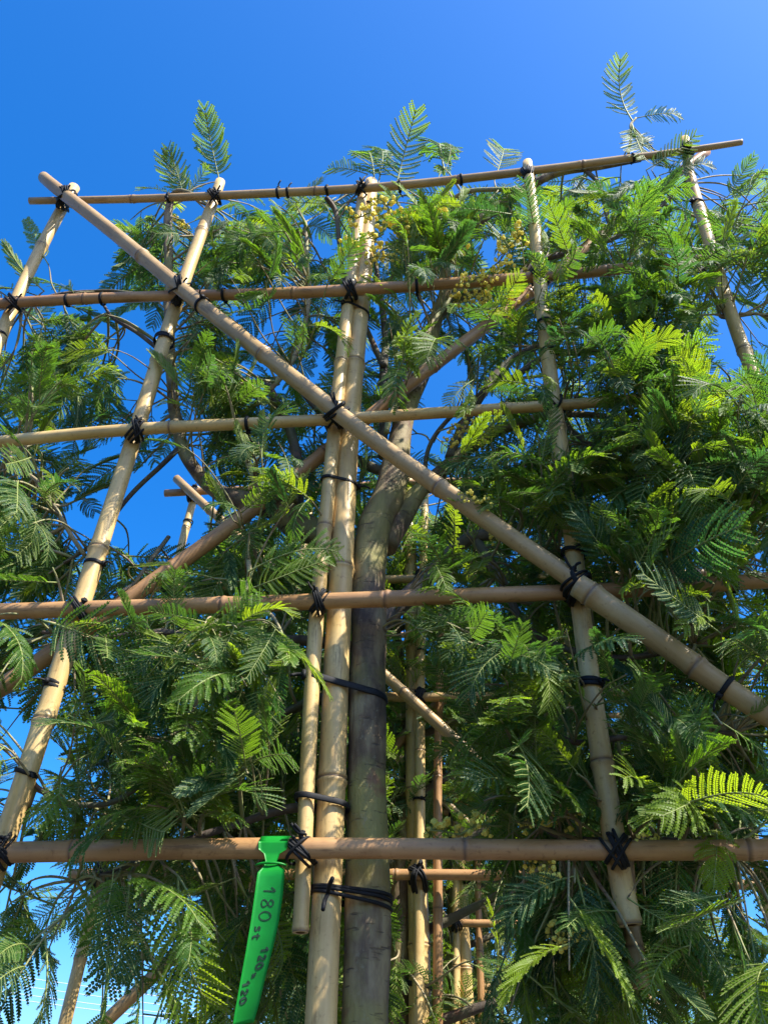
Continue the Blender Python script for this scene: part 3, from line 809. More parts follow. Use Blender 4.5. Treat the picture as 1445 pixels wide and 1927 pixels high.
L_([(705, 1085, 50, .885), (660, 1035, 52, .895), (610, 1010, 50, .905), (560, 985, 60, .905), (522, 955, 57, .90), (470, 945, 40, .90), (405, 922, 29, .90), (355, 865, 25, .90), (330, 780, 22, .895), (320, 650, 19, .89), (318, 500, 17, .88), (317, 400, 15, .865), (330, 362, 11, .845), (358, 364, 8, .84), (372, 378, 5, .84)], material=BARK, seed=21, k=18, rough=.07)
L_([(497, 940, 22, .893), (486, 918, 16, .885), (474, 888, 12, .88), (466, 868, 9, .88)], material=TWIG, seed=22)
L_([(562, 968, 20, .90), (563, 900, 19, .90), (550, 820, 18, .905), (520, 755, 16, .905), (503, 722, 13, .905)], seed=23)
L_([(556, 945, 9, .885), (559, 915, 8, .883), (557, 893, 7, .882)], material=TWIG, seed=24)
L_([(558, 890, 22, .905), (610, 852, 20, .91), (660, 860, 19, .91), (712, 885, 20, .90), (735, 890, 18, .895)], seed=25)
L_([(507, 735, 11, .90), (560, 660, 10, .895), (581, 560, 9, .89), (578, 490, 8, .885), (575, 418, 7, .88)], material=TWIG, seed=26)
L_([(545, 688, 9, .89), (572, 740, 11, .9), (610, 790, 13, .91), (640, 850, 14, .91)], seed=27)
L_([(614, 372, 9, .835), (632, 402, 9, .85), (640, 470, 9, .87), (652, 540, 9, .89), (690, 620, 10, .90), (722, 690, 12, .9)], seed=28)
L_([(722, 860, 20, .90), (721, 780, 17, .905), (722, 690, 16, .91), (726, 640, 14, .91), (716, 560, 10, .91), (705, 480, 7, .90)], seed=29)
L_([(727, 815, 11, .872), (735, 780, 13, .868), (757, 742, 12, .868), (773, 690, 11, .87), (800, 632, 11, .87), (830, 583, 11, .872), (856, 553, 9, .875), (885, 530, 6, .875)], material=TWIG, seed=30)
L_([(725, 1030, 44, .895), (755, 970, 42, .905), (795, 920, 32, .91), (835, 885, 27, .915), (880, 845, 23, .915), (945, 808, 19, .91), (1050, 780, 15, .905), (1180, 790, 11, .90), (1300, 830, 8, .9)], material=BARK, seed=31, k=16)
L_([(845, 862, 18, .91), (866, 810, 17, .905), (905, 745, 17, .90), (940, 700, 18, .90), (968, 672, 14, .90), (1040, 640, 12, .895), (1130, 600, 10, .89), (1240, 540, 9, .88), (1340, 500, 7, .87)], seed=32)
L_([(803, 905, 9, .905), (801, 865, 9, .9), (815, 825, 8, .895), (850, 782, 8, .89), (890, 750, 8, .885), (950, 718, 7, .88), (1040, 705, 6, .875)], seed=33)
L_([(940, 704, 14, .90), (960, 715, 13, .9), (1030, 670, 12, .898), (1150, 664, 12, .895), (1240, 688, 11, .89), (1310, 712, 9, .885), (1420, 760, 7, .88)], seed=34)
L_([(815, 610, 14, .90), (860, 565, 15, .895), (915, 545, 15, .89), (962, 530, 13, .88), (1012, 492, 12, .875), (1100, 468, 11, .875), (1170, 440, 9, .87), (1230, 400, 8, .86), (1290, 340, 6, .85)], seed=35)
L_([(700, 1195, 36, .885), (745, 1145, 34, .895), (795, 1096, 32, .905), (845, 1043, 29, .91), (885, 1012, 25, .91), (940, 1010, 20, .905), (1010, 1040, 17, .90), (1110, 1040, 14, .90), (1240, 1040, 10, .89), (1380, 1060, 8, .88)], seed=36, k=14)
L_([(985, 360, 9, .85), (930, 357, 9, .85), (878, 362, 9, .86), (840, 385, 8, .875), (800, 430, 7, .88)], material=TWIG, seed=37)
L_([(1100, 320, 9, .845), (1125, 345, 8, .85), (1140, 400, 7, .86), (1150, 440, 6, .865)], seed=38)
L_([(335, 845, 10, .895), (300, 880, 10, .89), (246, 932, 9, .885), (205, 985, 9, .88), (178, 1022, 8, .88), (120, 1060, 6, .88)], seed=39)
L_([(160, 1045, 9, .878), (140, 1015, 9, .875), (108, 962, 9, .87), (80, 915, 8, .87), (48, 888, 7, .87), (10, 860, 5, .86)], material=TWIG, seed=40)
L_([(318, 560, 9, .885), (250, 552, 8, .87), (190, 548, 7, .865), (100, 556, 6, .86), (30, 590, 5, .86)], seed=41)
L_([(315, 672, 9, .885), (262, 628, 8, .875), (215, 600, 7, .865), (196, 575, 6, .85)], seed=42)
L_([(308, 652, 7, .885), (250, 612, 6, .87), (200, 590, 5, .86)], material=TWIG, seed=43)
L_([(318, 1010, 8, .88), (280, 1060, 8, .87), (250, 1100, 7, .86), (215, 1120, 6, .85)], seed=44)
L_([(470, 1000, 10, .88), (466, 1040, 9, .85), (470, 1080, 9, .83), (462, 1118, 7, .82), (455, 1150, 5, .80)], material=TWIG, seed=45)
L_([(660, 1300, 22, .90), (560, 1330, 18, .905), (480, 1380, 14, .90), (400, 1410, 12, .89), (330, 1424, 11, .88), (285, 1462, 10, .87), (215, 1508, 11, .865), (130, 1512, 11, .86), (78, 1488, 10, .85), (56, 1462, 8, .842)], seed=46)
L_([(312, 1432, 8, .872), (330, 1395, 9, .86), (360, 1340, 9, .845), (388, 1280, 8, .83), (408, 1225, 8, .81), (412, 1170, 6, .79)], material=TWIG, seed=47)
L_([(408, 1278, 6, .83), (425, 1272, 5, .825)], material=TWIG, seed=48)
L_([(690, 1220, 24, .90), (560, 1205, 18, .90), (430, 1200, 14, .89), (300, 1190, 11, .875), (180, 1200, 9, .86), (80, 1190, 7, .85)], seed=49)
L_([(893, 1012, 18, .912), (945, 1095, 17, .91), (1000, 1190, 15, .90), (1150, 1238, 12, .88), (1330, 1210, 9, .87)], seed=50)
L_([(1000, 1190, 14, .90), (1012, 1320, 13, .90), (1070, 1395, 12, .89), (1220, 1380, 11, .88), (1380, 1380, 9, .87)], seed=51)
L_([(690, 1540, 24, .90), (560, 1520, 18, .905), (420, 1560, 14, .89), (300, 1600, 11, .88), (215, 1640, 9, .86), (130, 1660, 6, .85)], seed=52)
L_([(1012, 1320, 13, .90), (1000, 1470, 13, .90), (1045, 1570, 12, .89), (1250, 1580, 11, .88), (1400, 1600, 9, .87)], seed=53)
L_([(1235, 880, 10, .89), (1320, 885, 10, .885), (1395, 905, 9, .88), (1470, 950, 8, .87)], seed=54)
L_([(1040, 780, 10, .90), (1130, 850, 10, .895), (1235, 880, 10, .89)], seed=55)
L_([(1180, 300, 6, .84), (1186, 262, 5, .835), (1187, 235, 5, .83), (1196, 222, 4, .83)], material=TWIG, seed=56)
L_([(1320, 510, 8, .875), (1345, 560, 8, .86), (1358, 596, 8, .85), (1410, 590, 6, .845), (1460, 596, 5, .84)], material=TWIG, seed=57)
SKP = np.vstack(SK)
add_band(TR, [(thick, (632, 1290)), (vert[2], (597, 1288)), (trunkc, (690, 1300))], seed=305, width=.0080, tilt=(.20, .04))
add_band(TR, [(thick, (617, 1690)), (trunkc, (690, 1700))], seed=306, width=.0038, thick=.0034, turns=3, material=RUBBER, tilt=(.10, .05), loose=.0008, headdir=2.6)
# cut tails of that tie, bent forward
pt = unproj(617, 1682, .825)
for kk, e in enumerate(((626, 1652, .80), (608, 1712, .80))):
    V, F = tube(*smooth_path([pt, (pt + unproj(*e)) / 2 + np.array([0, -.004, 0]), unproj(*e)], [.0022, .0022, .0020], .004), k=6)
    obj('tie_end', new_mesh('tie_end', V, F, RUBBER), TR)

# foliage: blobs of crown in the photograph plus unseen ones added at the right to cast shade, each twig grows from the nearest branch
BLOBS = [(70, 690, 80, 60, .9), (60, 780, 80, 70, .9), (40, 900, 60, 90, .9), (170, 860, 50, 60, .4), (60, 1060, 80, 50, .6), (330, 450, 70, 40, .6), (480, 440, 90, 40, .7), (560, 500, 60, 50, .5), (400, 640, 60, 60, .7), (540, 620, 30, 40, .3), (720, 560, 40, 60, .4), (440, 780, 70, 50, .5), (590, 850, 50, 60, .5), (230, 480, 50, 40, .5), (860, 480, 40, 40, .3), (980, 600, 50, 60, .6), (960, 760, 50, 40, .4), (130, 1010, 30, 50, .3),
         (1560, 500, 120, 160, 1.4), (1560, 800, 120, 160, 1.5), (1520, 1150, 80, 160, 1.1), (1350, 620, 60, 60, .5), (1400, 850, 80, 120, 1.2), (1150, 880, 120, 90, 1.3), (900, 560, 70, 50, .5), (70, 620, 60, 50, .4), (330, 520, 60, 40, .5), (560, 420, 50, 40, .5),
         (820, 1130, 80, 60, .5), (1180, 1150, 150, 60, .9), (1420, 1250, 60, 160, .9), (1120, 1520, 140, 70, 1.2), (40, 1130, 70, 60, .6), (520, 1240, 70, 90, .8), (880, 1480, 80, 90, .9), (1420, 1520, 60, 90, .6),
         (300, 440, 90, 60, 1.0), (480, 445, 100, 60, 1.2), (420, 500, 70, 60, .7), (250, 505, 50, 35, .5), (100, 700, 100, 110, 1.3), (50, 880, 80, 130, 1.2), (180, 880, 60, 70, .5), (400, 690, 80, 80, 1.2),
         (470, 620, 60, 60, .9), (620, 590, 50, 50, .5), (500, 830, 120, 60, 1.0), (640, 480, 40, 60, .5), (800, 410, 90, 60, 1.0), (880, 440, 60, 60, .5), (780, 500, 80, 60, .8), (1000, 430, 60, 70, .6), (1120, 420, 120, 80, 1.0),
         (1200, 560, 170, 120, 1.2), (1360, 450, 80, 90, 1.1), (1270, 740, 200, 130, 1.3), (1000, 880, 120, 80, 1.3), (1250, 950, 200, 110, 1.3), (1060, 680, 90, 70, .9), (950, 640, 70, 50, .6), (1130, 1060, 180, 90, 1.3),
         (330, 1200, 170, 110, 1.1), (130, 1200, 130, 90, 1.1), (260, 1370, 160, 110, 1.2), (450, 1370, 110, 150, 1.2), (400, 1500, 130, 80, 1.1), (130, 1490, 70, 50, .4), (210, 1690, 60, 110, .6), (30, 1750, 60, 70, .4), (560, 1150, 90, 90, .7),
         (900, 1250, 140, 130, 1.3), (1010, 1400, 130, 120, 1.3), (1250, 1230, 160, 110, 1.1), (1300, 1400, 150, 120, 1.2), (1010, 1650, 150, 110, 1.0), (1260, 1570, 140, 80, 1.2), (1300, 1720, 110, 100, .8), (460, 1650, 90, 120, .8), (850, 1000, 60, 60, .4), (760, 660, 60, 60, .4), (420, 1050, 110, 60, .5), (60, 1050, 80, 60, .7)]
for c_, hw, ok in ((thick, 48, None), (vert[2], 40, None), (diag1, 40, None), (diag2, 45, None), (vert[1], 38, None), (vert[3], 26, lambda x, y: y < 490 or 610 < y < 840 or y > 1050), (vert[0], 32, None),
                   (vert[4], 20, lambda x, y: 350 < y < 430 or 520 < y < 740), (rail[0], 26, None), (rail[1], 22, lambda x, y: x < 1010 or 1080 < x < 1180), (rail[2], 30, lambda x, y: x < 1120), (rail[3], 30, lambda x, y: x < 1090 or x > 1330), (rail[4], 40, None),
                   (back, 18, lambda x, y: 380 < x < 440 or 760 < x < 920)):
    pl_ = np.array([proj(p) for p in c_.P])
    CLEAR.append((pl_ if ok is None else np.array([p for p in pl_ if ok(*p)]), hw))
tm_ = trunkc.P[(trunkc.P[:, 2] > 1.2) & (trunkc.P[:, 2] < 2.45)]
CLEAR.append((np.array([proj(p) for p in tm_]), 62))
CLEAR.append((np.array([(500 - t * 50, 1590 + t * 340) for t in np.linspace(0, 1, 30)]), 48))
g1 = np.random.default_rng(31)
fr1 = []; tw = []
TWIG_UNIT = 5.6
def near_skel(P, skel, g, dmax=.30):
    d = np.linalg.norm(skel - P, axis=1)
    i = int(np.argmin(d + g.uniform(0, .05, len(d))))
    return skel[i]
FRONT = [(1200, 560, 70, 40, .5), (1370, 440, 60, 40, .3), (1210, 760, 100, 40, .6), (1310, 880, 110, 60, .7), (1080, 870, 50, 50, .35), (1180, 1010, 80, 50, .5), (1150, 1080, 50, 30, .35), (1010, 560, 25, 30, .25), (1290, 1080, 50, 30, .3), (1400, 1000, 50, 70, .4), (1080, 540, 40, 30, .25)]
for (bx, by, rx, ry, wt, front) in [b + (False,) for b in BLOBS] + [b + (True,) for b in FRONT]:
    for q in range(max(1, int(round(wt * TWIG_UNIT)))):
        for tr in range(8):
            px = bx + g1.normal(0, .55) * rx; py = by + g1.normal(0, .55) * ry
            Y = .885 + abs(g1.normal(0, .09)) if g1.random() < .66 else max(.75, .85 - abs(g1.normal(0, .07)))
            if front: Y = g1.uniform(.75, .81)
            E_ = unproj(px, py, Y)
            if in_gap(E_): continue
            S_ = near_skel(E_, SKP, g1)
            if np.linalg.norm(E_ - S_) > .30: continue
            break
        else:
            continue
        L = np.linalg.norm(E_ - S_)
        if L < .05: E_ = S_ + nrm(E_ - S_ + g1.normal(0, .02, 3)) * .06
        P, R = twig(S_, E_, g1)
        if any(in_gap(p, .8) for p in P[::3]) and g1.random() < .7: continue
        if any(on_cane(p, .80) for p in P[::2]): continue
        fs = twig_fronds(P, g1, int(g1.integers(4, 8)), 1.0, len(HI), lean=(0, -.05, .0))
        if front:
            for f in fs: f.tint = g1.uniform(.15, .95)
        if fs:
            tw.append((P, R)); fr1 += fs
# between those clumps: thin sprays spread evenly over the panel
def crown(x, y):
    if y < 345 - .08 * (x - 700): return 0
    if x < 215 and y < 560: return .12 if y > 500 else 0
    if x < 420 and y > 1610: return .5
    if x > 1060 and 480 < y < 1080: return .40
    if x < 1000 and y < 900: return 1.0
    return .85
for gy in np.arange(345, 1930, 60):
    for gx in np.arange(-60, 1540, 60):
        px, py = gx + g1.uniform(-33, 33), gy + g1.uniform(-33, 33)
        if g1.random() > crown(px, py): continue
        Y = g1.uniform(.88, 1.0) if g1.random() < .72 else g1.uniform(.755, .81)
        E_ = unproj(px, py, Y)
        if in_gap(E_): continue
        S_ = near_skel(E_, SKP, g1)
        if np.linalg.norm(E_ - S_) > .30: continue
        if np.linalg.norm(E_ - S_) < .05: E_ = S_ + nrm(E_ - S_ + g1.normal(0, .02, 3)) * .06
        P, R = twig(S_, E_, g1)
        if any(on_cane(p, .80) for p in P[::2]): continue
        fs = twig_fronds(P, g1, int(g1.integers(2, 5)), 1.05, len(HI), lean=(0, -.05, 0), start=.6)
        if fs: tw.append((P, R * .7)); fr1 += fs
# sprays standing out in front of the panel towards the light; they dapple the canes behind them
for c_, n_ in ((thick, 34), (vert[1], 16), (vert[3], 16), (diag1, 22), (diag2, 6), (rail[0], 10), (rail[1], 12), (rail[2], 14), (rail[3], 14), (rail[4], 16), (trunkc, 14), (vert[0], 5)):
    ok_ = [p for p in c_.P if -20 < proj(p)[0] < 1460 and 340 < proj(p)[1] < 1940]
    for q in range(n_ * 4):
        E_ = ok_[int(g1.integers(len(ok_)))] + SUN * g1.uniform(.10, .30) + g1.normal(0, .012, 3)
        if in_gap(E_) or on_cane(E_) or abs(proj(E_)[0] - 480) < 70 and proj(E_)[1] > 1550: continue
        S_ = near_skel(E_, SKP, g1)
        if np.linalg.norm(E_ - S_) > .34: continue
        P, R = twig(S_, E_, g1)
        if sum(on_cane(p, .80) for p in P[::2]) > 2: continue
        fs = twig_fronds(P, g1, int(g1.integers(2, 4)), 0.85, len(HI), start=.7, cross=.22)
        if fs: tw.append((P, R * .6)); fr1 += fs
# leaves traced one by one: (base px, tip px, Y of base, Y of tip, variant)
HAND = [((414, 342), (392, 252), .85, .84, 4), ((345, 366), (334, 304), .85, .84, 1), ((330, 368), (262, 338), .86, .84, 2), ((352, 364), (395, 322), .86, .85, 3), ((372, 372), (300, 328), .87, .86, 5), ((556, 384), (606, 334), .86, .84, 7),
        ((692, 328), (608, 300), .85, .84, 2), ((705, 345), (696, 238), .85, .84, 6), ((712, 345), (735, 246), .86, .85, 0), ((745, 352), (768, 250), .86, .85, 3), ((835, 318), (812, 208), .86, .85, 1), ((838, 318), (862, 262), .86, .85, 8),
        ((825, 335), (842, 286), .86, .86, 4), ((930, 340), (962, 244), .87, .86, 2), ((1012, 340), (1020, 300), .87, .86, 5),
        ((1190, 228), (1140, 154), .83, .82, 3), ((1198, 222), (1290, 202), .83, .82, 12), ((1188, 232), (1205, 300), .83, .81, 7), ((1205, 290), (1222, 226), .83, .82, 11), ((1225, 320), (1262, 272), .82, .81, 1), ((1240, 330), (1352, 292), .82, .80, 6), ((1215, 320), (1300, 268), .82, .81, 2),
        ((1368, 372), (1402, 312), .84, .83, 10), ((1366, 376), (1438, 344), .84, .83, 4), ((1418, 404), (1452, 360), .84, .83, 0), ((1380, 420), (1470, 400), .84, .82, 3), ((1375, 560), (1420, 470), .84, .82, 2), ((1390, 590), (1440, 500), .84, .82, 1), ((1300, 600), (1210, 700), .83, .80, 6),
        ((92, 498), (42, 418), .84, .83, 10), ((84, 548), (16, 488), .84, .83, 11), ((70, 556), (-30, 522), .85, .84, 2), ((140, 552), (122, 522), .85, .84, 5),
        ((500, 866), (488, 776), .82, .79, 10), ((500, 850), (420, 830), .83, .81, 7), ((470, 1000), (545, 960), .82, .79, 12), ((470, 1075), (622, 985), .80, .76, 1), ((466, 1110), (606, 1062), .80, .76, 8), ((440, 980), (398, 900), .82, .80, 11), ((478, 880), (440, 800), .82, .80, 13),
        ((410, 1190), (505, 1082), .79, .75, 3), ((330, 1192), (322, 1072), .79, .76, 6), ((346, 1225), (268, 1180), .77, .75, 12), ((340, 1215), (300, 1300), .77, .75, 10), ((360, 1240), (420, 1165), .77, .74, 13), ((395, 1240), (500, 1140), .77, .73, 0), ((412, 1275), (310, 1310), .79, .76, 11),
        ((82, 1168), (236, 1214), .79, .75, 9), ((-20, 1160), (95, 1215), .79, .76, 4), ((226, 1532), (350, 1588), .80, .76, 2), ((395, 1440), (424, 1545), .82, .79, 10), ((214, 1636), (206, 1775), .80, .77, 1), ((180, 1650), (130, 1750), .82, .80, 5), ((190, 1700), (182, 1850), .81, .80, 3), ((130, 1690), (20, 1770), .83, .80, 6), ((20, 1700), (-40, 1800), .83, .80, 2), ((215, 1690), (275, 1790), .82, .80, 8),
        ((1000, 872), (942, 768), .80, .77, 10), ((985, 862), (832, 846), .81, .77, 0), ((938, 945), (934, 866), .78, .76, 12), ((1045, 838), (1130, 900), .81, .78, 6), ((1180, 815), (1138, 742), .80, .78, 11), ((1195, 800), (1240, 736), .80, .78, 13), ((1100, 830), (1190, 740), .82, .79, 3),
        ((1240, 1010), (1238, 880), .77, .74, 13), ((1245, 1000), (1330, 1022), .77, .74, 10), ((1235, 1000), (1190, 900), .78, .76, 11), ((1262, 1090), (1226, 1000), .77, .74, 4), ((1240, 1068), (1400, 1046), .77, .73, 9), ((1392, 1005), (1384, 862), .77, .75, 12), ((1395, 1005), (1460, 940), .77, .75, 10), ((1312, 925), (1176, 858), .79, .76, 11),
        ((1290, 830), (1420, 850), .79, .75, 1), ((1420, 770), (1340, 690), .80, .78, 5), ((1180, 560), (1205, 478), .80, .78, 12), ((1170, 590), (1240, 495), .80, .78, 10), ((1040, 540), (1096, 492), .80, .78, 13), ((1205, 620), (1170, 560), .80, .78, 11), ((1260, 640), (1320, 560), .80, .78, 7), ((1130, 700), (1200, 640), .80, .78, 13), ((1250, 520), (1330, 470), .82, .8, 8),
        ((1388, 1240), (1384, 1108), .76, .74, 12), ((1384, 1260), (1470, 1150), .76, .74, 2), ((1340, 1460), (1300, 1290), .78, .75, 0), ((1400, 1350), (1470, 1310), .77, .75, 6), ((1075, 1455), (1092, 1395), .80, .77, 13), ((1000, 1520), (860, 1440), .83, .80, 4), ((1240, 1090), (1330, 1080), .79, .76, 3), ((1180, 1690), (1330, 1790), .83, .80, 2),
        ((790, 395), (745, 335), .80, .78, 13), ((800, 400), (850, 345), .80, .78, 12), ((860, 400), (880, 335), .80, .78, 11), ((760, 400), (720, 350), .81, .79, 10), ((900, 420), (940, 380), .81, .8, 13), ((755, 540), (760, 440), .82, .80, 2), ((965, 505), (950, 390), .83, .81, 3), ((420, 590), (530, 580), .81, .78, 0), ((440, 700), (452, 640), .80, .78, 12), ((350, 740), (290, 660), .84, .82, 10), ((620, 400), (600, 355), .84, .83, 6)]
for k, ((x0, y0), (x1, y1), Y0, Y1, v) in enumerate(HAND):
    p0, p1 = unproj(x0, y0, Y0), unproj(x1, y1, Y1)
    g = np.random.default_rng(1300 + k)
    up = nrm(-CF * .8 + np.array([.25, -.1, 1.0]) * .5 + g.normal(0, .24, 3))
    if y1 < 330: up = -CF + np.array([.1, 0, .3]); v = v if v < 10 else v - 6
    f = frond_at(p0, p1 - p0, -up if g.random() < .35 else up, v, np.linalg.norm(p1 - p0) / .107)
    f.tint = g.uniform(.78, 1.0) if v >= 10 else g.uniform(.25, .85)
    fr1.append(f)
    S_ = near_skel(p0, SKP, g)
    if np.linalg.norm(S_ - p0) > .004:
        P, R = twig(S_, p0, g); tw.append((P, R * .8))
for P, R in tw[:300]:
    V, F = tube(P, R, 6)
    obj('twig', new_mesh('twig', V, F, TWIG), T1)
if len(tw) > 300:
    V, F = join([tube(P, R, 5) for P, R in tw[300:]])
    obj('fine_twigs', new_mesh('fine_twigs', V, F, TWIG), T1)['kind'] = 'stuff'
print('front tree: fronds', len(fr1), 'twigs', len(tw), 'quads', len(specs_hi[0][1]), len(specs_lo[0][1]))
emit(T1, fr1, HI, specs_hi, 300)
flowers(T1, [(722, 440, .80, 1.5), (735, 430, .80, 1.6), (748, 428, .80, 1.5), (780, 446, .80, 1.5), (796, 450, .80, 1.4), (770, 480, .81, 1.2), (905, 506, .80, 1.3), (922, 505, .80, 1.4), (940, 510, .80, 1.2), (786, 448, .83, 1.3), (760, 468, .85, 1.1), (775, 490, .85, .9), (905, 512, .83, 1.1), (930, 508, .83, 1.1), (885, 575, .85, 1.2), (910, 560, .85, 1.2), (940, 548, .85, 1.3), (960, 555, .85, 1.1), (900, 790, .85, 1.0), (925, 800, .86, 1.0), (890, 830, .87, .9),
             (1110, 690, .85, 1.0), (1130, 682, .86, 1.0), (1240, 712, .84, .9), (1262, 705, .84, .8), (1062, 890, .83, .8), (1255, 855, .84, .8), (1312, 962, .82, .9), (1325, 955, .82, .8), (960, 990, .84, .8), (990, 1290, .84, .9), (945, 1555, .88, 1.3), (962, 1540, .88, 1.1), (1125, 1735, .86, 1.0), (1140, 1750, .86, .9), (320, 410, .87, 1.0), (935, 950, .78, .7), (1245, 1575, .84, .7), (985, 1620, .85, .9)])

# ------------------------------------------------------------------ the trellises and trees standing behind
def back_trellis(xc, Y, rows, half, label, seed, thick_dx):
    g = np.random.default_rng(seed)
    T = thing('bamboo_trellis', (xc, Y, 0), label, 'trellis', 'bamboo trellises in a row')
    rails = []
    for k, z in enumerate(rows):
        e0, e1 = half + g.uniform(.04, .08), half + g.uniform(.02, .08)
        rails.append(cane_world(T, [np.array([xc - e0, Y, z + g.normal(0, .006)]), np.array([xc, Y, z + g.normal(0, .006)]), np.array([xc + e1, Y, z + g.normal(0, .006)])], [.010, .010, .009], random.choice([BAM_RED, BAM_TAN]), seed + k))
    vs_ = []
    for k in range(5):
        x = xc + (k - 2) * half / 2
        zb = rows[-1] - .12
        vs_.append(cane_world(T, [np.array([x + g.normal(0, .008), Y + .022, rows[0] + .035]), np.array([x, Y + .022, (rows[0] + zb) / 2]), np.array([x + g.normal(0, .008), Y + .022, zb])], [.0095, .0105, .0115], BAM_GOLD, seed + 20 + k))
    cane_world(T, [np.array([xc + thick_dx + .042, Y + .03, rows[0] - .1]), np.array([xc + thick_dx + .030, Y + .03, 2.0]), np.array([xc + thick_dx + .026, Y + .03, 1.3])], [.008, .009, .009], BAM_RED, seed + 43)
    cane_world(T, [np.array([xc + thick_dx - .045, Y + .04, rows[0] + .06]), np.array([xc + thick_dx - .018, Y + .04, 2.25]), np.array([xc + thick_dx, Y + .04, 1.5]), np.array([xc + thick_dx, Y + .04, -.3])], [.0155, .0175, .0200, .021], BAM_GOLD, seed + 40)
    d1 = cane_world(T, [np.array([xc - half - .03, Y - .024, rows[0] + .03]), np.array([xc + half + .03, Y - .024, rows[-1] - .03])], [.0115, .0125], BAM_TAN, seed + 41)
    cane_world(T, [np.array([xc + half + .03, Y + .046, rows[0] + .03]), np.array([xc - half - .03, Y + .046, rows[-1] - .03])], [.0115, .0125], BAM_TAN, seed + 42)
    for r in rails:
        for v in vs_:
            add_lashing(T, r, v, P=np.array([v.P[0][0], Y, r.P[0][2]]), seed=int(g.integers(9999)), r=.0026, tails=False)
    for v in vs_:
        for q in range(3):
            p = v.P[int(g.integers(4, len(v.P) - 4))]
            obj('cable_tie', band_mesh([p], [.0108], [0, 0, 1], .005, .0016, loose=.001, seed=int(g.integers(999)), tilt=(g.normal(0, .1), 0)), T)
    return T, (xc + thick_dx, Y + .04)
def back_tree(xc, Y, rows, half, label, seed, ntwigs, nparts, thick_):
    g = np.random.default_rng(seed)
    T = thing('mimosa_tree', (xc, Y, 0), label, 'tree', 'mimosa trees trained on trellises')
    T['front_y'] = Y - .2
    ztop = rows[0]
    P = [np.array([xc, Y, -.05]), np.array([xc, Y, .6]), np.array([xc + .005, Y, 1.4]), np.array([xc - .006, Y, 1.95]), np.array([xc + .01, Y + .01, 2.25]), np.array([xc - .03, Y + .02, 2.6]), np.array([xc + .02, Y, ztop + .02])]
    PP, RR = smooth_path(P, [.033, .024, .021, .0185, .015, .010, .005], .02)
    V, F = tube(PP, RR, 18, rough=.07, seed=seed)
    obj('trunk', new_mesh('trunk', V, F, BARK, True), T)
    sk = [PP[PP[:, 2] > 1.6]]
    for k, z in enumerate(np.linspace(1.75, ztop - .25, 8)):
        for sg in (-1, 1):
            i = int(np.argmin(np.abs(PP[:, 2] - z))); b = PP[i]
            reach = half * g.uniform(.75, 1.12)
            up = g.uniform(.08, .30)
            pts = [b, b + np.array([sg * reach * .3, g.uniform(-.02, .05), up * .35]), b + np.array([sg * reach * .65, g.uniform(-.04, .05), up * .8]), b + np.array([sg * reach, g.uniform(-.05, .05), up])]
            sk.append(limb_world(T, pts, [RR[i] * .6, .0065, .0045, .002], seed=seed + k * 2 + (sg > 0)))
    SKb = np.vstack(sk)
    fr, tws = [], []
    for q in range(ntwigs):
        S_ = SKb[int(g.integers(len(SKb)))]
        E_ = S_ + nrm(g.normal(0, 1, 3) * np.array([1, .9, .8]) + np.array([0, -.1, .1])) * g.uniform(.06, .20)
        if in_gap(E_) : continue
        # the lit lower pole stands in a gap of the crown
        rel = E_ - np.array([thick_[0], thick_[1], 1.95]); al_ = float(rel @ SUN)
        dd_ = rel - SUN * al_; dd_[2] *= .35
        if -.05 < al_ < .8 and np.linalg.norm(dd_) < .10: continue
        P, R = twig(S_, E_, g)
        fs = twig_fronds(P, g, int(g.integers(4, 8)), 1.0, len(LO))
        if fs: fr += fs; tws.append((P, R))
    for P, R in tws[:160]:
        V, F = tube(P, R, 5); obj('twig', new_mesh('twig', V, F, TWIG), T)
    if len(tws) > 160:
        V, F = join([tube(P, R, 4) for P, R in tws[160:]])
        obj('fine_twigs', new_mesh('fine_twigs', V, F, TWIG), T)['kind'] = 'stuff'
    print('back tree fronds', len(fr))
    emit(T, fr, LO, specs_lo, nparts)
    if nparts:
        # straps binding trunk and pole
        for z in (1.55, 1.82, 2.2):
            i = int(np.argmin(np.abs(PP[:, 2] - z)))
            obj('cable_tie', band_mesh([PP[i], np.array([thick_[0], thick_[1], PP[i][2]])], [RR[i], .017], [0, 0, 1], .0045, .0025, turns=2, seed=int(z * 100), tilt=(.1, .05)), T)
    return T
ROWS2 = [2.955, 2.655, 2.36, 1.985, 1.69]
_, t2 = back_trellis(-.124, 1.625, ROWS2, .625, 'bamboo trellis directly behind the one with the green tag', 2000, .006)
back_tree(-.155, 1.675, ROWS2, .66, 'mimosa tree on the trellis directly behind the green tagged trellis', 2100, 640, 300, t2)
ROWS3 = [2.98, 2.68, 2.38, 2.08, 1.78]
_, t3 = back_trellis(-.080, 2.44, ROWS3, .62, 'bamboo trellis third in the row counted from the green tag', 3000, .030)
back_tree(-.095, 2.49, ROWS3, .66, 'mimosa tree third in the row counted from the green tag', 3100, 600, 300, t3)
ROWS4 = [2.95, 2.65, 2.35, 2.05, 1.75]
_, t4 = back_trellis(-.02, 3.26, ROWS4, .62, 'bamboo trellis last in the row, half hidden by leafy mimosas', 4000, .030)
back_tree(-.04, 3.31, ROWS4, .66, 'mimosa tree last in the row, seen only through the others', 4100, 480, 150, t4)

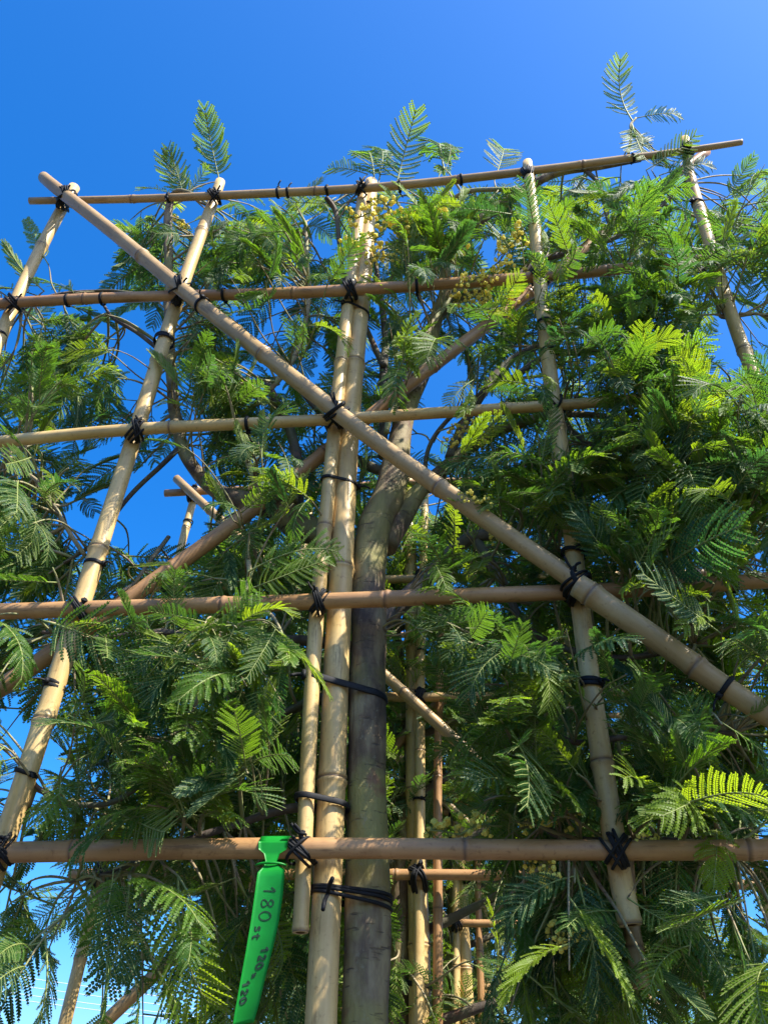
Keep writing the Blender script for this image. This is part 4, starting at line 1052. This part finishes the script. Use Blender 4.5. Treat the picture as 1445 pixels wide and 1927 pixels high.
# ------------------------------------------------------------------ the green plant tag
ty = YR - .0128
lft = [(487, 1583), (487, 1598), (497, 1606), (500, 1620), (497, 1629), (485, 1642), (480, 1680), (473, 1730), (463, 1790), (452, 1850), (443, 1900), (438, 1932)]
rgt = [(541, 1583), (540, 1598), (527, 1606), (522, 1620), (524, 1629), (536, 1636), (533, 1680), (526, 1730), (515, 1780), (502, 1830), (489, 1885), (478, 1924)]
TG = thing('plant_tag', unproj(510, 1599, YR), 'bright green plastic plant tag with handwritten numbers looped over the bottom rail', 'tag')
def tag_pt(s, t, off=0.0):
    """s: station 0..11 down the strip, t: 0..1 across"""
    k = np.arange(len(lft))
    lx, ly = np.interp(s, k, [p[0] for p in lft]), np.interp(s, k, [p[1] for p in lft])
    rx, ry = np.interp(s, k, [p[0] for p in rgt]), np.interp(s, k, [p[1] for p in rgt])
    curl = .0035 * (2 * t - 1) ** 2 * min(1, max(0, (s - 4.5))) * .6
    Y = ty - .001 - .010 * math.sin(min(1, s / 11) * math.pi) * (s > 2) * min(1, (s - 2) / 3) - curl - off
    return unproj(lx + (rx - lx) * t, ly + (ry - ly) * t, Y)
S_ = np.linspace(0, 11, 45); Tt = np.linspace(0, 1, 9)
V = []; F = []
for sd in (0, .0008):
    for s in S_:
        for t in Tt: V.append(tag_pt(s, t, sd).tolist())
n, m = len(S_), len(Tt)
for i in range(n - 1):
    for j in range(m - 1):
        a = i * m + j; F.append((a, a + m, a + m + 1, a + 1)); b = a + n * m; F.append((b, b + 1, b + m + 1, b + m))
for i in range(n - 1):
    for j, fl in ((0, 0), (m - 1, 1)):
        a = i * m + j; q = (a, a + n * m, a + m + n * m, a + m); F.append(q if fl else q[::-1])
for i, fl in ((0, 1), (n - 1, 0)):
    for j in range(m - 1):
        a = i * m + j; q = (a, a + 1, a + 1 + n * m, a + n * m); F.append(q if fl else q[::-1])
strip = obj('strip', new_mesh('strip', V, F, TAG, True), TG)
# loop over the rail
rc, rr_, rt = cane_at(rail[4], (514, 1600))
rr_ += .0022
V = []; F = []
na = 17
for i, a in enumerate(np.linspace(-.15, math.pi + .9, na)):
    for t in np.linspace(0, 1, 5):
        xx = tag_pt(0, t)
        c = rc + rt * np.dot(xx - rc, rt)
        for off in (0, .0008):
            q = c + (rr_ + off) * (math.cos(a) * np.array([0, -1.0, 0]) + math.sin(a) * np.array([0, 0, 1.0]))
            V.append(q.tolist())
for i in range(na - 1):
    for j in range(4):
        a = (i * 5 + j) * 2; b = a + 10
        F.append((a + 1, a + 3, b + 3, b + 1)); F.append((a, b, b + 2, a + 2))
    for j in (0, 4):
        a = (i * 5 + j) * 2; F.append((a, a + 1, a + 11, a + 10))
obj('loop', new_mesh('loop', V, F, TAG, True), TG)
# the slot bar through which the end is drawn
bar = [unproj(x, y, ty - .006 - .004 * math.sin((x - 480) / 58 * math.pi)) for x, y in ((481, 1628), (490, 1625), (509, 1623.5), (528, 1625), (538, 1628))]
V, F = tube(*smooth_path(bar, [.0006, .0011, .0014, .0011, .0006], .002), k=8)
obj('slot_bar', new_mesh('slot_bar', V, F, TAG), TG)
# handwriting: strokes in letter space (x along the line of writing, y up), written down the strip
GL = {'1': [[(0.05, .65), (.45, 1.0), (.42, .5), (.40, 0)]],
      '8': [[(.5, .55), (.15, .75), (.3, 1.0), (.62, .95), (.62, .7), (.2, .35), (.15, .08), (.45, 0), (.7, .15), (.62, .4), (.45, .55)]],
      '0': [[(.4, 1.0), (.12, .75), (.08, .3), (.35, 0), (.68, .15), (.75, .6), (.58, .95), (.36, .98)]],
      's': [[(.6, .55), (.3, .62), (.22, .45), (.5, .3), (.5, .08), (.15, .05)]],
      't': [[(.3, .9), (.28, .3), (.38, .05), (.6, .1)], [(.05, .6), (.65, .62)]],
      '2': [[(.12, .72), (.3, 1.0), (.62, .9), (.6, .6), (.12, .04), (.72, .04)]],
      'x': [[(.1, .6), (.65, .05)], [(.6, .62), (.12, .0)]]}
def write(text, s0, t0, size_s, size_t, wd, name, adv=1.0, drift=0.0):
    parts = []
    s = s0; t_ = t0
    for ch in text:
        if ch == ' ':
            s += size_s * .55; t_ += drift * .5; continue
        for st in GL[ch]:
            pts = [(s + x * size_s, t_ + y * size_t) for x, y in st]
            P, _ = smooth_path(np.array([[a, b, 0] for a, b in pts]), [1] * len(pts), .06 * size_s + .004)
            V = []; F = []
            T3 = [tag_pt(a, min(max(b, .02), .98), .0008 + .00035) for a, b, _z in P]
            T3 = np.array(T3); tn = np.gradient(T3, axis=0); nn = np.array([0, -1.0, 0])
            for p, q in zip(T3, tn):
                sd = nrm(np.cross(q, nn)) * wd
                V += [(p - sd).tolist(), (p + sd).tolist()]
            for i in range(len(T3) - 1): F.append((2 * i, 2 * i + 1, 2 * i + 3, 2 * i + 2))
            parts.append((V, F))
        s += size_s * adv; t_ += drift
    V, F = join(parts)
    obj(name, new_mesh(name, V, F, INK, False), strip)
write('180', 5.72, .30, .47, .42, .00055, 'handwriting', 1.02, -.015)
write('st', 7.18, .18, .34, .30, .00075, 'handwriting', .8, -.03)
write('120', 7.98, .56, .27, .26, .0009, 'handwriting', 1.0, -.02)
write('x', 8.82, .42, .26, .24, .0008, 'handwriting')
write('120', 9.02, .12, .29, .25, .0009, 'handwriting', 1.05, .01)

# ------------------------------------------------------------------ overhead wires far off to the left
for k, (y0, y1) in enumerate(((1842, 1892), (1862, 1905), (1880, 1918), (1893, 1927))):
    a, b = unproj(-900, y0 - 170, 34), unproj(900, y1 + 62, 34)
    mid = (a + b) / 2 - np.array([0, 0, .35])
    PP, RR = smooth_path([a, mid, b], [.010] * 3, 1.0)
    V, F = tube(PP, RR, 6)
    o = obj('overhead_wire', new_mesh('overhead_wire', V, F, WIRE))
    o['label'] = ('topmost', 'second from the top', 'third from the top', 'lowest')[k] + ' of four thin pale overhead wires beyond the trees'; o['category'] = 'wire'; o['group'] = 'overhead wires'
